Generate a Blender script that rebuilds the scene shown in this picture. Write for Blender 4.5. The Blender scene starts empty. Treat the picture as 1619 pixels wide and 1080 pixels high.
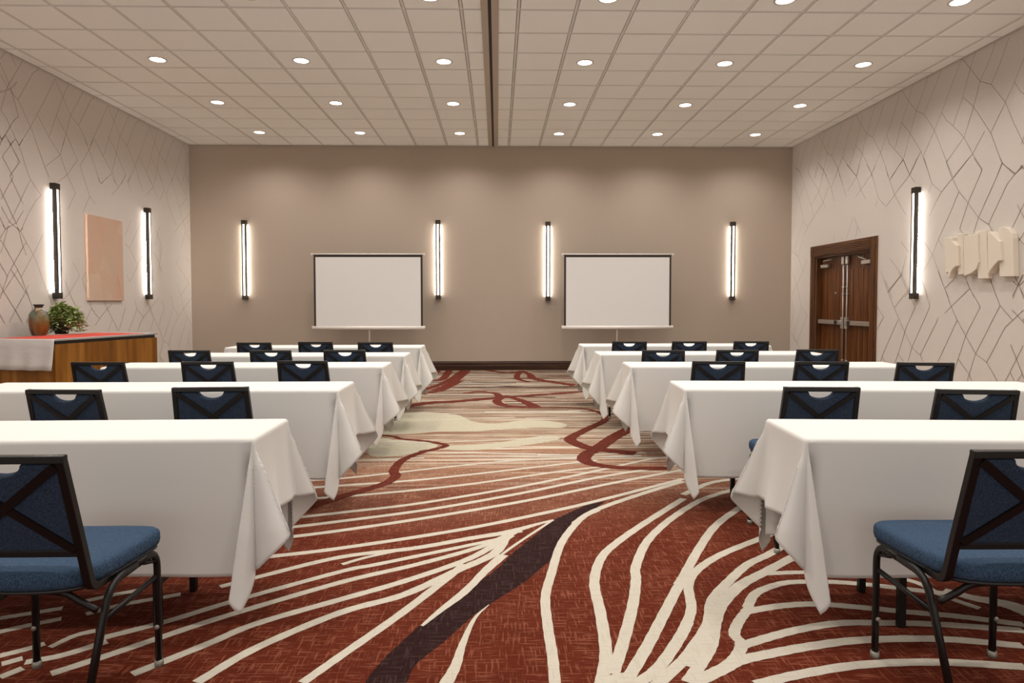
import bpy, bmesh, math, random
from mathutils import Vector, Matrix
C = bpy.context.scene.collection
SC = bpy.context.scene
PI = math.pi

# ------------------------------------------------------------------ camera, world, exposure
# room axes: x to the right, y into the room, z up; metres
CAM_H = 1.36193
YAW, PITCH, ROLL = 0.02205, 0.03645, -0.00085
F_PX, CY = 1051.426, 516.374
def cam_matrix():
    cy, sy = math.cos(YAW), math.sin(YAW)
    f = Vector((sy*math.cos(PITCH), cy*math.cos(PITCH), -math.sin(PITCH)))
    r = Vector((cy, -sy, 0)); u = r.cross(f)
    c, s = math.cos(ROLL), math.sin(ROLL)
    r2 = c*r+s*u; u2 = -s*r+c*u
    return Matrix(((r2.x, u2.x, -f.x, 0), (r2.y, u2.y, -f.y, 0), (r2.z, u2.z, -f.z, CAM_H), (0, 0, 0, 1)))
cam = bpy.data.cameras.new('camera'); camo = bpy.data.objects.new('camera', cam); C.objects.link(camo)
camo.matrix_world = cam_matrix()
cam.sensor_fit = 'HORIZONTAL'; cam.sensor_width = 36.0; cam.lens = 36.0*F_PX/1619
cam.shift_y = (CY-540)/1619; cam.clip_start = 0.05; cam.clip_end = 60
SC.camera = camo
w = bpy.data.worlds.new('world'); SC.world = w; w.use_nodes = True
w.node_tree.nodes['Background'].inputs[0].default_value = (1.0, 0.95, 0.88, 1)
w.node_tree.nodes['Background'].inputs[1].default_value = 0.85
SC.view_settings.view_transform = 'Standard'; SC.view_settings.look = 'None'
SC.view_settings.exposure = 0.22; SC.view_settings.gamma = 1.0; SC.view_settings.use_curve_mapping = False
SC.cycles.max_bounces = 10; SC.cycles.diffuse_bounces = 6; SC.cycles.sample_clamp_indirect = 6.0
WARM = (1.0, 0.955, 0.89)
SPOT_W = 76.0       # each recessed downlight
LED_E = 68.0         # wall light diffusers
# room shell
XL, XR, D, HC, Y0 = -6.061, 5.931, 13.337, 4.466, -2.6

# ------------------------------------------------------------------ materials
def mat(name, col, rough=0.6, metal=0.0, spec=None):
    m = bpy.data.materials.new(name); m.use_nodes = True
    b = m.node_tree.nodes['Principled BSDF']
    b.inputs['Base Color'].default_value = (*col, 1); b.inputs['Roughness'].default_value = rough
    b.inputs['Metallic'].default_value = metal
    if spec is not None: b.inputs['Specular IOR Level'].default_value = spec
    return m
def N(m, t, **k):
    n = m.node_tree.nodes.new(t)
    for a, v in k.items():
        if a.startswith('i_'): n.inputs[a[2:].replace('_', ' ')].default_value = v
        else: setattr(n, a, v)
    return n
def L(m, a, b): m.node_tree.links.new(a, b)
def bsdf(m): return m.node_tree.nodes['Principled BSDF']
def coords(m, scale=(1, 1, 1), kind='Object', rot=(0, 0, 0)):
    tc = N(m, 'ShaderNodeTexCoord'); mp = N(m, 'ShaderNodeMapping')
    mp.inputs['Scale'].default_value = scale; mp.inputs['Rotation'].default_value = rot
    L(m, tc.outputs[kind], mp.inputs['Vector']); return mp.outputs['Vector']
def noise(m, vec, scale, detail=2.0, rough=0.5):
    n = N(m, 'ShaderNodeTexNoise', i_Scale=scale, i_Detail=detail, i_Roughness=rough)
    L(m, vec, n.inputs['Vector']); return n.outputs['Fac']
def ramp(m, fac, stops, interp='LINEAR'):
    r = N(m, 'ShaderNodeValToRGB'); r.color_ramp.interpolation = interp
    e = r.color_ramp.elements
    while len(e) < len(stops): e.new(0.5)
    for i, (p, c) in enumerate(stops):
        e[i].position = p; e[i].color = (*c, 1) if len(c) == 3 else c
    L(m, fac, r.inputs['Fac']); return r.outputs['Color']
def mix(m, fac, a, b, mode='MIX'):
    n = N(m, 'ShaderNodeMix', data_type='RGBA', blend_type=mode)
    for s, v in ((n.inputs[0], fac), (n.inputs[6], a), (n.inputs[7], b)):
        if isinstance(v, (int, float)): s.default_value = v
        elif isinstance(v, tuple): s.default_value = (*v, 1)
        else: L(m, v, s)
    return n.outputs[2]
def math_(m, op, a, b=0.0, c=None):
    n = N(m, 'ShaderNodeMath', operation=op)
    for i, v in enumerate((a, b) if c is None else (a, b, c)):
        if isinstance(v, (int, float)): n.inputs[i].default_value = v
        else: L(m, v, n.inputs[i])
    return n.outputs[0]
def bump(m, h, strength, dist=0.002):
    n = N(m, 'ShaderNodeBump', i_Strength=strength, i_Distance=dist)
    L(m, h, n.inputs['Height']); L(m, n.outputs[0], bsdf(m).inputs['Normal'])
def base(m, c): L(m, c, bsdf(m).inputs['Base Color'])
def emis(name, col, s):
    m = mat(name, (0.9, 0.9, 0.88), 0.4)
    bsdf(m).inputs['Emission Color'].default_value = (*col, 1); bsdf(m).inputs['Emission Strength'].default_value = s
    return m
BW = ((0, (0, 0, 0)), (1, (1, 1, 1)))

def weave(m):
    # short light threads running along and across the room, as woven into the carpet
    a = noise(m, coords(m, (10, 105, 1)), 1.0, 2.0); b = noise(m, coords(m, (105, 10, 1)), 1.0, 2.0)
    ra = ramp(m, a, ((0.55, (0, 0, 0)), (0.63, (1, 1, 1)))); rb = ramp(m, b, ((0.56, (0, 0, 0)), (0.64, (1, 1, 1))))
    return math_(m, 'MAXIMUM', ra, rb)
def pile(m):
    bump(m, noise(m, coords(m), 320.0, 2.0), 0.5, 0.004)
def carpet_base():
    m = mat('carpet_ground', (0.12, 0.02, 0.01), 0.95, spec=0.1)
    tc = N(m, 'ShaderNodeTexCoord'); sp = N(m, 'ShaderNodeSeparateXYZ'); L(m, tc.outputs['Object'], sp.inputs[0])
    wob = noise(m, coords(m, (0.5, 0.9, 1)), 1.0, 3.0)
    y = math_(m, 'ADD', sp.outputs['Y'], math_(m, 'MULTIPLY', math_(m, 'SUBTRACT', wob, 0.5), 1.6))
    t = math_(m, 'DIVIDE', y, 14.0)
    ground = ramp(m, t, ((0.0, (0.085, 0.0115, 0.004)), (0.27, (0.105, 0.018, 0.007)), (0.35, (0.185, 0.070, 0.040)),
                         (0.42, (0.29, 0.175, 0.11)), (0.50, (0.35, 0.28, 0.20)), (0.60, (0.27, 0.185, 0.13)), (0.75, (0.17, 0.105, 0.072)), (1.0, (0.13, 0.075, 0.05))))
    wv = weave(m)
    light = ramp(m, t, ((0.0, (0.22, 0.060, 0.030)), (0.29, (0.27, 0.095, 0.055)), (0.42, (0.52, 0.38, 0.26)), (1.0, (0.48, 0.35, 0.25))))
    c1 = mix(m, math_(m, 'MULTIPLY', wv, 0.62), ground, light)
    blot = noise(m, coords(m, (3.0, 4.0, 1)), 1.0, 5.0, 0.7)
    c1 = mix(m, math_(m, 'MULTIPLY', ramp(m, blot, ((0.45, (0, 0, 0)), (0.7, (1, 1, 1)))), 0.45), c1, (0.06, 0.008, 0.003), 'MIX')
    # striations across the far half of the carpet
    s1 = noise(m, coords(m, (0.35, 20, 1), rot=(0, 0, 0.03)), 1.0, 3.0, 0.6)
    s2 = noise(m, coords(m, (0.4, 34, 1), rot=(0, 0, -0.05)), 1.0, 2.0, 0.6)
    far = ramp(m, t, ((0.33, (0, 0, 0)), (0.42, (1, 1, 1))))
    k1 = math_(m, 'MULTIPLY', ramp(m, s1, ((0.53, (0, 0, 0)), (0.57, (1, 1, 1)))), far)
    k2 = math_(m, 'MULTIPLY', ramp(m, s2, ((0.51, (0, 0, 0)), (0.55, (1, 1, 1)))), far)
    c2 = mix(m, k1, c1, (0.58, 0.52, 0.42))
    dark = ramp(m, t, ((0.4, (0.30, 0.13, 0.08)), (0.6, (0.13, 0.06, 0.035)), (1, (0.07, 0.03, 0.02))))
    c3 = mix(m, math_(m, 'MULTIPLY', k2, 0.95), c2, dark)
    base(m, c3); pile(m); return m
def carpet_plain(name, col, thread, amt):
    m = mat(name, col, 0.95, spec=0.1)
    base(m, mix(m, math_(m, 'MULTIPLY', weave(m), amt), col, thread)); pile(m); return m
def wall_fabric(name, col, foil=False):
    m = mat(name, col, 0.8, spec=0.25)
    a = noise(m, coords(m, (6, 6, 160)), 1.0, 3.0); b = noise(m, coords(m, (1.1, 1.1, 0.8)), 1.0, 3.0)
    c = mix(m, math_(m, 'MULTIPLY', ramp(m, a, ((0.4, (0, 0, 0)), (0.7, (1, 1, 1)))), 0.12), col, tuple(x*0.8 for x in col))
    base(m, mix(m, math_(m, 'MULTIPLY', b, 0.10), c, tuple(x*1.15 for x in col)))
    bump(m, a, 0.15, 0.001); return m
def wood(name, c0, c1, c2, rough=0.4, s=(26, 26, 0.9)):
    m = mat(name, c0, rough, spec=0.22)
    a = noise(m, coords(m, s), 1.0, 4.0, 0.6); b = noise(m, coords(m, (s[0]*5, s[1]*5, s[2]*3)), 1.0, 2.0)
    c = ramp(m, a, ((0.28, c0), (0.5, c1), (0.72, c2)))
    base(m, mix(m, math_(m, 'MULTIPLY', b, 0.35), c, c0)); bump(m, b, 0.1, 0.001); return m
M = {}
M['carpet'] = carpet_base()
M['cream'] = carpet_plain('carpet_cream_line', (0.52, 0.475, 0.40), (0.40, 0.34, 0.27), 0.35)
M['patch'] = carpet_plain('carpet_cream_field', (0.46, 0.42, 0.32), (0.34, 0.30, 0.21), 0.45)
M['maroon'] = carpet_plain('carpet_maroon', (0.105, 0.018, 0.010), (0.22, 0.08, 0.05), 0.35)
M['plum'] = carpet_plain('carpet_plum', (0.020, 0.0065, 0.006), (0.055, 0.030, 0.029), 0.6)
M['sidewall'] = wall_fabric('linen_wallpaper', (0.64, 0.585, 0.54))
M['foil'] = mat('bronze_foil_line', (0.30, 0.235, 0.19), 0.35, 0.6)
M['backwall'] = wall_fabric('taupe_wallpaper', (0.43, 0.355, 0.29))
M['tile'] = mat('ceiling_tile', (0.92, 0.92, 0.885), 0.9, spec=0.1)
_n = noise(M['tile'], coords(M['tile']), 90.0, 3.0); bump(M['tile'], _n, 0.25, 0.003)
M['tbar'] = mat('ceiling_grid', (0.72, 0.70, 0.66), 0.6)
M['gap'] = mat('ceiling_gap', (0.30, 0.25, 0.20), 0.9)
M['track'] = mat('track_metal', (0.50, 0.43, 0.36), 0.5, 0.3)
M['dark'] = mat('dark_slot', (0.03, 0.022, 0.015), 0.7)
M['darkwood'] = wood('dark_stained_wood', (0.022, 0.010, 0.006), (0.05, 0.022, 0.012), (0.085, 0.04, 0.022), 0.4, (1.2, 30, 30))
M['doorwood'] = wood('walnut_door', (0.035, 0.009, 0.002), (0.125, 0.040, 0.009), (0.235, 0.085, 0.020), 0.42, (26, 26, 1.1))
M['casing'] = wood('walnut_casing', (0.045, 0.015, 0.005), (0.10, 0.038, 0.012), (0.16, 0.066, 0.022), 0.45, (30, 30, 1.5))
M['casing_h'] = wood('walnut_head_casing', (0.045, 0.015, 0.005), (0.10, 0.038, 0.012), (0.16, 0.066, 0.022), 0.45, (30, 1.5, 30))
M['cabwood'] = wood('teak_veneer', (0.11, 0.038, 0.004), (0.24, 0.092, 0.012), (0.37, 0.165, 0.030), 0.45, (9, 9, 0.7))
M['steel'] = mat('brushed_steel', (0.55, 0.52, 0.48), 0.32, 0.9)
M['black'] = mat('black_powder_coat', (0.008, 0.0065, 0.006), 0.36, spec=0.3)
M['blackplastic'] = mat('black_plastic', (0.012, 0.011, 0.011), 0.45)
M['glide'] = mat('nylon_glide', (0.30, 0.28, 0.24), 0.4, 0.4)
def upholstery(name, a_, b_):
    m = mat(name, a_, 0.9, spec=0.2)
    n1 = noise(m, coords(m, (520, 520, 90)), 1.0, 2.0); n2 = noise(m, coords(m), 60.0, 2.0)
    f = ramp(m, n1, ((0.38, (0, 0, 0)), (0.62, (1, 1, 1))))
    base(m, mix(m, math_(m, 'MULTIPLY', n2, 0.25), mix(m, f, a_, b_), tuple(x*0.6 for x in a_)))
    bump(m, n1, 0.4, 0.002); return m
M['blue'] = upholstery('blue_upholstery', (0.016, 0.036, 0.072), (0.060, 0.105, 0.175))
M['navy'] = upholstery('navy_back_upholstery', (0.014, 0.023, 0.045), (0.042, 0.064, 0.105))
M['cloth'] = mat('white_linen', (0.69, 0.675, 0.645), 0.85, spec=0.15)
_n = noise(M['cloth'], coords(M['cloth']), 5.0, 3.0); bump(M['cloth'], _n, 0.12, 0.01)
M['cabcloth'] = mat('white_cotton', (0.62, 0.59, 0.585), 0.9, spec=0.1)
_n = noise(M['cabcloth'], coords(M['cabcloth'], (9, 9, 14), rot=(0.3, 0.5, 0)), 1.0, 3.0); bump(M['cabcloth'], _n, 0.5, 0.012)
M['red'] = mat('red_runner', (0.60, 0.05, 0.028), 0.85)
bump(M['red'], noise(M['red'], coords(M['red']), 120.0), 0.3)
M['tabletop'] = mat('grey_laminate', (0.35, 0.33, 0.30), 0.5)
M['sconce'] = mat('bronze_metal', (0.045, 0.037, 0.030), 0.4, 0.5)
M['led'] = emis('led_diffuser', (1.0, 0.93, 0.83), LED_E)
M['ledfront'] = emis('led_front_diffuser', (1.0, 0.94, 0.82), 5.0)
M['lens'] = emis('downlight_lens', (1.0, 0.95, 0.86), 6.0)
M['trimring'] = mat('downlight_trim', (0.62, 0.55, 0.47), 0.4, 0.2)
M['screen'] = mat('projection_fabric', (0.78, 0.77, 0.765), 0.9, spec=0.1)
M['screenback'] = mat('screen_border', (0.030, 0.022, 0.018), 0.8)
M['white_metal'] = mat('white_enamel', (0.80, 0.75, 0.71), 0.35)
M['plaster'] = mat('cream_plaster', (0.74, 0.66, 0.56), 0.7)
bump(M['plaster'], noise(M['plaster'], coords(M['plaster']), 25.0, 3.0), 0.1, 0.004)
def canvas():
    m = mat('blush_canvas', (0.55, 0.38, 0.28), 0.85)
    v = N(m, 'ShaderNodeTexVoronoi', i_Scale=1.0); L(m, coords(m, (3.2, 3.2, 1.7)), v.inputs['Vector'])
    n = noise(m, coords(m, (2.4, 2.4, 1.5)), 1.0, 3.0)
    sep = N(m, 'ShaderNodeSeparateColor'); L(m, v.outputs['Color'], sep.inputs[0])
    f = math_(m, 'ADD', math_(m, 'MULTIPLY', sep.outputs[0], 0.5), math_(m, 'MULTIPLY', n, 0.5))
    base(m, ramp(m, f, ((0.2, (0.53, 0.335, 0.235)), (0.4, (0.60, 0.40, 0.295)), (0.6, (0.56, 0.41, 0.305)), (0.85, (0.66, 0.50, 0.39))))); return m
M['canvas'] = canvas()
def glaze():
    m = mat('drip_glaze', (0.2, 0.12, 0.05), 0.18)
    tc = N(m, 'ShaderNodeTexCoord'); sp = N(m, 'ShaderNodeSeparateXYZ'); L(m, tc.outputs['Object'], sp.inputs[0])
    drip = noise(m, coords(m, (22, 22, 3)), 1.0, 3.0)
    h = math_(m, 'ADD', math_(m, 'MULTIPLY', sp.outputs['Z'], 2.3), math_(m, 'MULTIPLY', math_(m, 'SUBTRACT', drip, 0.5), 0.55))
    body = ramp(m, h, ((0.0, (0.09, 0.020, 0.006)), (0.25, (0.17, 0.05, 0.012)), (0.42, (0.15, 0.085, 0.02)), (0.60, (0.13, 0.19, 0.15)), (0.72, (0.035, 0.06, 0.07)), (0.80, (0.62, 0.47, 0.32))))
    hue = noise(m, coords(m, (9, 9, 1.5)), 1.0, 2.0)
    base(m, mix(m, ramp(m, hue, ((0.45, (0, 0, 0)), (0.65, (1, 1, 1)))), body, mix(m, 0.6, body, (0.22, 0.13, 0.03)))); return m
M['glaze'] = glaze()
M['terracotta'] = mat('dark_pot', (0.03, 0.022, 0.018), 0.5)
def leafmat():
    m = mat('variegated_leaf', (0.1, 0.2, 0.04), 0.5)
    n = noise(m, coords(m), 34.0, 3.0)
    base(m, ramp(m, n, ((0.28, (0.03, 0.075, 0.016)), (0.38, (0.12, 0.24, 0.04)), (0.48, (0.33, 0.47, 0.14)), (0.62, (0.68, 0.70, 0.40))))); return m
M['leaf'] = leafmat()
M['stem'] = mat('brown_stem', (0.07, 0.04, 0.02), 0.7)

# ------------------------------------------------------------------ mesh helpers
def obj(name, bm, m, parent=None, smooth=False, bev=0.0, seg=2):
    me = bpy.data.meshes.new(name)
    bmesh.ops.recalc_face_normals(bm, faces=bm.faces)
    if smooth:
        for f in bm.faces: f.smooth = True
    bm.to_mesh(me); bm.free()
    for x in (m if isinstance(m, (list, tuple)) else [m]): me.materials.append(x)
    o = bpy.data.objects.new(name, me); C.objects.link(o)
    if parent: o.parent = parent
    if bev:
        b = o.modifiers.new('bevel', 'BEVEL'); b.width = bev; b.segments = seg; b.limit_method = 'ANGLE'; b.angle_limit = 0.6
    return o
def thing(name, label, cat, loc=(0, 0, 0), rotz=0.0, group=None):
    o = bpy.data.objects.new(name, None); C.objects.link(o); o.empty_display_size = 0.1
    o.location = loc; o.rotation_euler = (0, 0, rotz)
    return tag(o, label, cat, group)
def tag(o, label, cat, group=None):
    o['label'] = label; o['category'] = cat
    if group: o['group'] = group
    return o
def struct(o, label=None, cat=None):
    o['kind'] = 'structure'
    if label: o['label'] = label; o['category'] = cat
    return o
def box(bm, x0, x1, y0, y1, z0, z1, mi=0):
    v = [bm.verts.new(p) for p in ((x0, y0, z0), (x1, y0, z0), (x1, y1, z0), (x0, y1, z0), (x0, y0, z1), (x1, y0, z1), (x1, y1, z1), (x0, y1, z1))]
    for q in ((0, 3, 2, 1), (4, 5, 6, 7), (0, 1, 5, 4), (1, 2, 6, 5), (2, 3, 7, 6), (3, 0, 4, 7)):
        bm.faces.new([v[i] for i in q]).material_index = mi
    return bm
def B(*a): return box(bmesh.new(), *a)
def prism(bm, pts, axis, a0, a1):
    # closed outline in a plane, extruded along axis between a0 and a1
    def P(u, v, a): return {'x': (a, u, v), 'y': (u, a, v), 'z': (u, v, a)}[axis]
    lo = [bm.verts.new(P(u, v, a0)) for u, v in pts]; hi = [bm.verts.new(P(u, v, a1)) for u, v in pts]
    bm.faces.new(lo); bm.faces.new(hi[::-1])
    n = len(pts)
    for i in range(n): bm.faces.new((lo[i], lo[(i+1) % n], hi[(i+1) % n], hi[i]))
    return bm
def catmull(P, n=6):
    P = [Vector(p) for p in P]
    if len(P) < 3: return P
    Q = [2*P[0]-P[1]]+P+[2*P[-1]-P[-2]]; out = []
    for i in range(1, len(Q)-2):
        for k in range(n):
            t = k/n; a, b, c, d = Q[i-1], Q[i], Q[i+1], Q[i+2]
            out.append(0.5*((2*b)+(c-a)*t+(2*a-5*b+4*c-d)*t*t+(3*b-a-3*c+d)*t**3))
    return out+[P[-1]]
def tube(bm, pts, rx, ry=None, n=10, up=(1, 0, 0), caps=True, square=False):
    # swept oval (or rectangular) section
    ry = ry or rx; pts = [Vector(p) for p in pts]; rings = []
    for i, p in enumerate(pts):
        d = (pts[min(i+1, len(pts)-1)]-pts[max(i-1, 0)]).normalized()
        u = Vector(up); u = (u-d*u.dot(d)).normalized(); v = d.cross(u)
        if square: sec = ((-1, -1), (1, -1), (1, 1), (-1, 1))
        else: sec = [(math.cos(2*PI*k/n), math.sin(2*PI*k/n)) for k in range(n)]
        rings.append([bm.verts.new(p+u*(a*rx)+v*(b*ry)) for a, b in sec])
    k = len(rings[0])
    for r0, r1 in zip(rings, rings[1:]):
        for j in range(k): bm.faces.new((r0[j], r0[(j+1) % k], r1[(j+1) % k], r1[j]))
    if caps: bm.faces.new(rings[0][::-1]); bm.faces.new(rings[-1])
    return bm
def T(*a, **k): return tube(bmesh.new(), *a, **k)
def lathe(bm, prof, n=28, cx=0, cy=0):
    rings = []
    for r, z in prof: rings.append([bm.verts.new((cx+r*math.cos(2*PI*k/n), cy+r*math.sin(2*PI*k/n), z)) for k in range(n)])
    for a, b in zip(rings, rings[1:]):
        for j in range(n): bm.faces.new((a[j], a[(j+1) % n], b[(j+1) % n], b[j]))
    if prof[0][0] > 1e-6: bm.faces.new(rings[0][::-1])
    if prof[-1][0] > 1e-6: bm.faces.new(rings[-1])
    bmesh.ops.remove_doubles(bm, verts=bm.verts, dist=1e-6)
    return bm
def bend(p0, p1, p2, r, n=6):
    # round a corner of a polyline
    p0, p1, p2 = Vector(p0), Vector(p1), Vector(p2)
    a = p1+(p0-p1).normalized()*r; b = p1+(p2-p1).normalized()*r
    return [((1-t)**2)*a+2*t*(1-t)*p1+t*t*b for t in [k/n for k in range(n+1)]]
def copy_tree(o, parent=None):
    c = o.copy(); C.objects.link(c)
    if parent: c.parent = parent
    for ch in list(o.children): copy_tree(ch, c)
    return c

# ------------------------------------------------------------------ traced patterns, in room metres
WALL_LEFT_LINES=[[(8.46,4.46),(8.37,4.34)],
[(8.76,4.46),(8.47,4.03),(8.43,3.93),(8.35,3.72)],
[(9.06,4.46),(8.93,4.35),(8.65,3.93)],
[(8.36,4.15),(8.47,4.03),(8.65,3.93),(8.86,3.65),(8.90,3.59),(8.98,3.44)],
[(9.37,4.43),(9.18,4.12),(8.86,3.64),(8.64,3.35)],
[(8.35,3.72),(8.44,3.64),(8.59,3.43),(8.65,3.36)],
[(8.59,3.43),(8.48,3.32)],
[(9.37,4.43),(9.53,4.23),(9.69,4.02),(9.87,3.93),(10.08,3.69)],
[(9.67,4.46),(9.53,4.23),(9.38,3.93),(9.22,3.60)],
[(9.01,3.83),(9.22,3.60),(9.32,3.51)],
[(10.00,4.46),(9.69,4.02),(9.58,3.74),(9.51,3.56)],
[(9.38,3.93),(9.58,3.74),(9.69,3.60)],
[(10.27,4.46),(10.17,4.37),(9.87,3.93)],
[(10.26,3.90),(10.14,3.70)],
[(10.61,4.43),(10.26,3.89)],
[(10.61,4.43),(10.77,4.23),(10.93,4.03),(11.13,3.93),(11.34,3.68),(11.51,3.39)],
[(10.91,4.46),(10.77,4.23),(10.62,3.94),(10.46,3.61)],
[(10.26,3.81),(10.46,3.61),(10.69,3.40),(10.39,3.19)],
[(11.20,4.44),(10.93,4.03),(10.82,3.74),(10.70,3.45),(10.75,3.25)],
[(10.62,3.94),(10.82,3.74),(11.07,3.44),(10.94,3.28)],
[(11.51,4.45),(11.40,4.36),(11.13,3.93)],
[(11.85,4.43),(11.49,3.84),(11.36,3.65),(11.15,3.35)],
[(11.49,3.84),(11.73,3.61),(11.90,3.45)],
[(11.85,4.43),(12.02,4.20),(12.18,4.03),(12.38,3.92),(12.65,3.62)],
[(12.12,4.43),(11.89,3.93),(11.73,3.61)],
[(12.44,4.43),(12.18,4.03),(12.08,3.75),(11.99,3.50)],
[(11.89,3.90),(12.08,3.75),(12.27,3.54)],
[(12.77,4.45),(12.63,4.31),(12.38,3.92)],
[(13.12,4.45),(12.93,4.14),(12.76,3.82),(12.58,3.58)],
[(13.12,4.45),(13.29,4.23),(13.13,3.88),(13.03,3.66)],
[(12.76,3.82),(12.96,3.64)],
[(13.13,3.88),(13.33,3.73)],
[(10.24,3.41),(10.35,3.19)],
[(8.57,3.41),(8.35,3.15)],
[(8.59,3.42),(8.65,3.35),(8.82,2.98),(9.03,2.79),(8.92,2.69),(8.81,2.55),(8.63,2.27)],
[(8.72,3.45),(8.65,3.35)],
[(8.94,3.51),(9.12,3.18),(9.20,3.06)],
[(9.24,3.58),(9.44,3.41),(9.12,3.18)],
[(9.54,3.65),(9.44,3.41),(9.58,3.16),(9.76,2.94),(9.58,2.68)],
[(9.63,3.67),(9.82,3.42),(9.58,3.16),(9.37,3.02)],
[(10.00,3.76),(10.10,3.63),(10.24,3.42)],
[(10.22,3.82),(10.10,3.63),(9.88,3.35),(10.05,3.02),(10.09,2.94),(10.22,2.85)],
[(10.09,2.94),(9.92,2.69)],
[(8.35,3.15),(8.53,2.94),(8.31,2.62)],
[(8.83,2.95),(8.63,2.64),(8.50,2.44),(8.43,2.35)],
[(8.31,2.54),(8.44,2.37),(8.63,2.27)],
[(8.42,2.32),(8.38,2.21)],
[(10.55,3.31),(10.39,3.18),(10.32,3.27)],
[(11.05,3.41),(10.85,3.20),(10.67,3.06)],
[(10.71,3.34),(10.85,3.20)],
[(11.20,3.43),(11.12,3.35),(11.23,3.19)],
[(11.45,3.48),(11.59,3.27)],
[(11.79,3.54),(11.94,3.40),(11.69,3.21)],
[(12.03,3.59),(11.94,3.40),(12.09,3.21)],
[(12.18,3.62),(12.33,3.42),(12.15,3.19)],
[(12.65,3.69),(12.39,3.35),(12.48,3.14),(12.77,2.82)],
[(12.65,3.61),(12.81,3.31),(12.89,3.17),(13.04,2.92),(13.13,2.78),(13.30,2.57)],
[(12.84,3.74),(13.21,3.41),(12.89,3.17)],
[(13.33,3.14),(13.04,2.94),(12.70,2.70)],
[(13.12,2.74),(12.93,2.42)],
[(11.20,2.73),(11.01,2.45)],
[(11.00,2.32),(11.13,2.26),(11.36,2.00),(11.30,1.89)],
[(11.50,2.73),(11.13,2.26)],
[(11.53,2.17),(11.36,2.00)],
[(11.99,2.65),(12.21,2.36),(12.05,1.91)],
[(12.12,2.71),(11.95,2.37)],
[(11.88,2.26),(12.06,2.11),(12.18,1.92)],
[(13.14,2.22),(13.28,2.14)],
[(12.85,2.25),(12.71,2.07)],
[(8.28,2.13),(8.33,2.08),(8.56,1.78),(8.62,1.69),(8.81,1.30),(8.92,1.19)],
[(8.41,2.29),(8.33,2.08),(8.28,1.97)],
[(8.57,2.31),(8.63,2.27),(8.84,2.00),(8.89,1.93),(9.10,1.51),(9.21,1.32)],
[(8.68,2.32),(8.63,2.27)],
[(9.05,2.28),(8.85,1.99),(8.62,1.69)],
[(8.56,1.78),(8.31,1.50),(8.26,1.46)],
[(8.26,1.59),(8.31,1.50),(8.50,1.27),(8.39,1.12)],
[(8.81,1.29),(8.69,1.11)],
[(9.26,1.61),(9.10,1.51)],
[(9.47,1.67),(9.57,1.49),(9.74,1.27),(9.70,1.21)],
[(9.24,1.28),(9.57,1.50),(9.81,1.76),(9.66,1.94)],
[(10.04,1.90),(9.86,1.71),(10.07,1.28),(10.15,1.21)],
[(9.96,2.16),(10.05,2.06)],
[(10.07,1.28),(9.91,1.07)],
[(10.15,1.20),(10.27,1.12),(10.47,1.27),(10.60,1.34)],
[(10.15,1.02),(10.27,1.12)],
[(10.41,1.38),(10.47,1.27),(10.76,0.91)],
[(10.59,1.08),(10.48,0.92)],
[(10.98,1.29),(10.78,0.91)],
[(11.26,1.40),(11.32,1.25),(11.52,1.12)],
[(11.32,1.25),(11.06,0.89)],
[(12.05,1.44),(11.75,1.26),(11.52,1.11),(11.41,1.00),(11.32,0.88)],
[(11.66,1.37),(11.75,1.26),(11.87,1.09),(12.06,0.87),(12.19,0.67),(12.37,0.59),(12.59,0.33)],
[(11.87,1.09),(11.72,0.86)],
[(12.23,1.27),(12.03,0.95)],
[(12.15,1.39),(12.26,1.27)],
[(12.48,1.51),(12.58,1.27),(12.79,1.11)],
[(12.58,1.27),(12.22,0.74)],
[(13.33,1.46),(12.98,1.24),(12.79,1.11),(12.64,0.98),(12.37,0.59)],
[(12.19,0.67),(12.04,0.41),(12.14,0.29)],
[(12.81,2.06),(13.22,1.74),(12.88,1.50),(12.98,1.24),(13.13,1.08),(13.31,0.89)],
[(13.22,1.74),(13.25,1.57)],
[(12.72,1.74),(12.88,1.50)],
[(13.13,1.08),(12.75,0.52)],
[(13.26,0.85),(13.13,0.58),(13.07,0.49)],
[(13.13,0.58),(13.29,0.48)],
[(11.39,1.99),(11.12,1.71),(11.04,1.81)],
[(12.07,2.02),(12.20,1.90)]]
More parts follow.
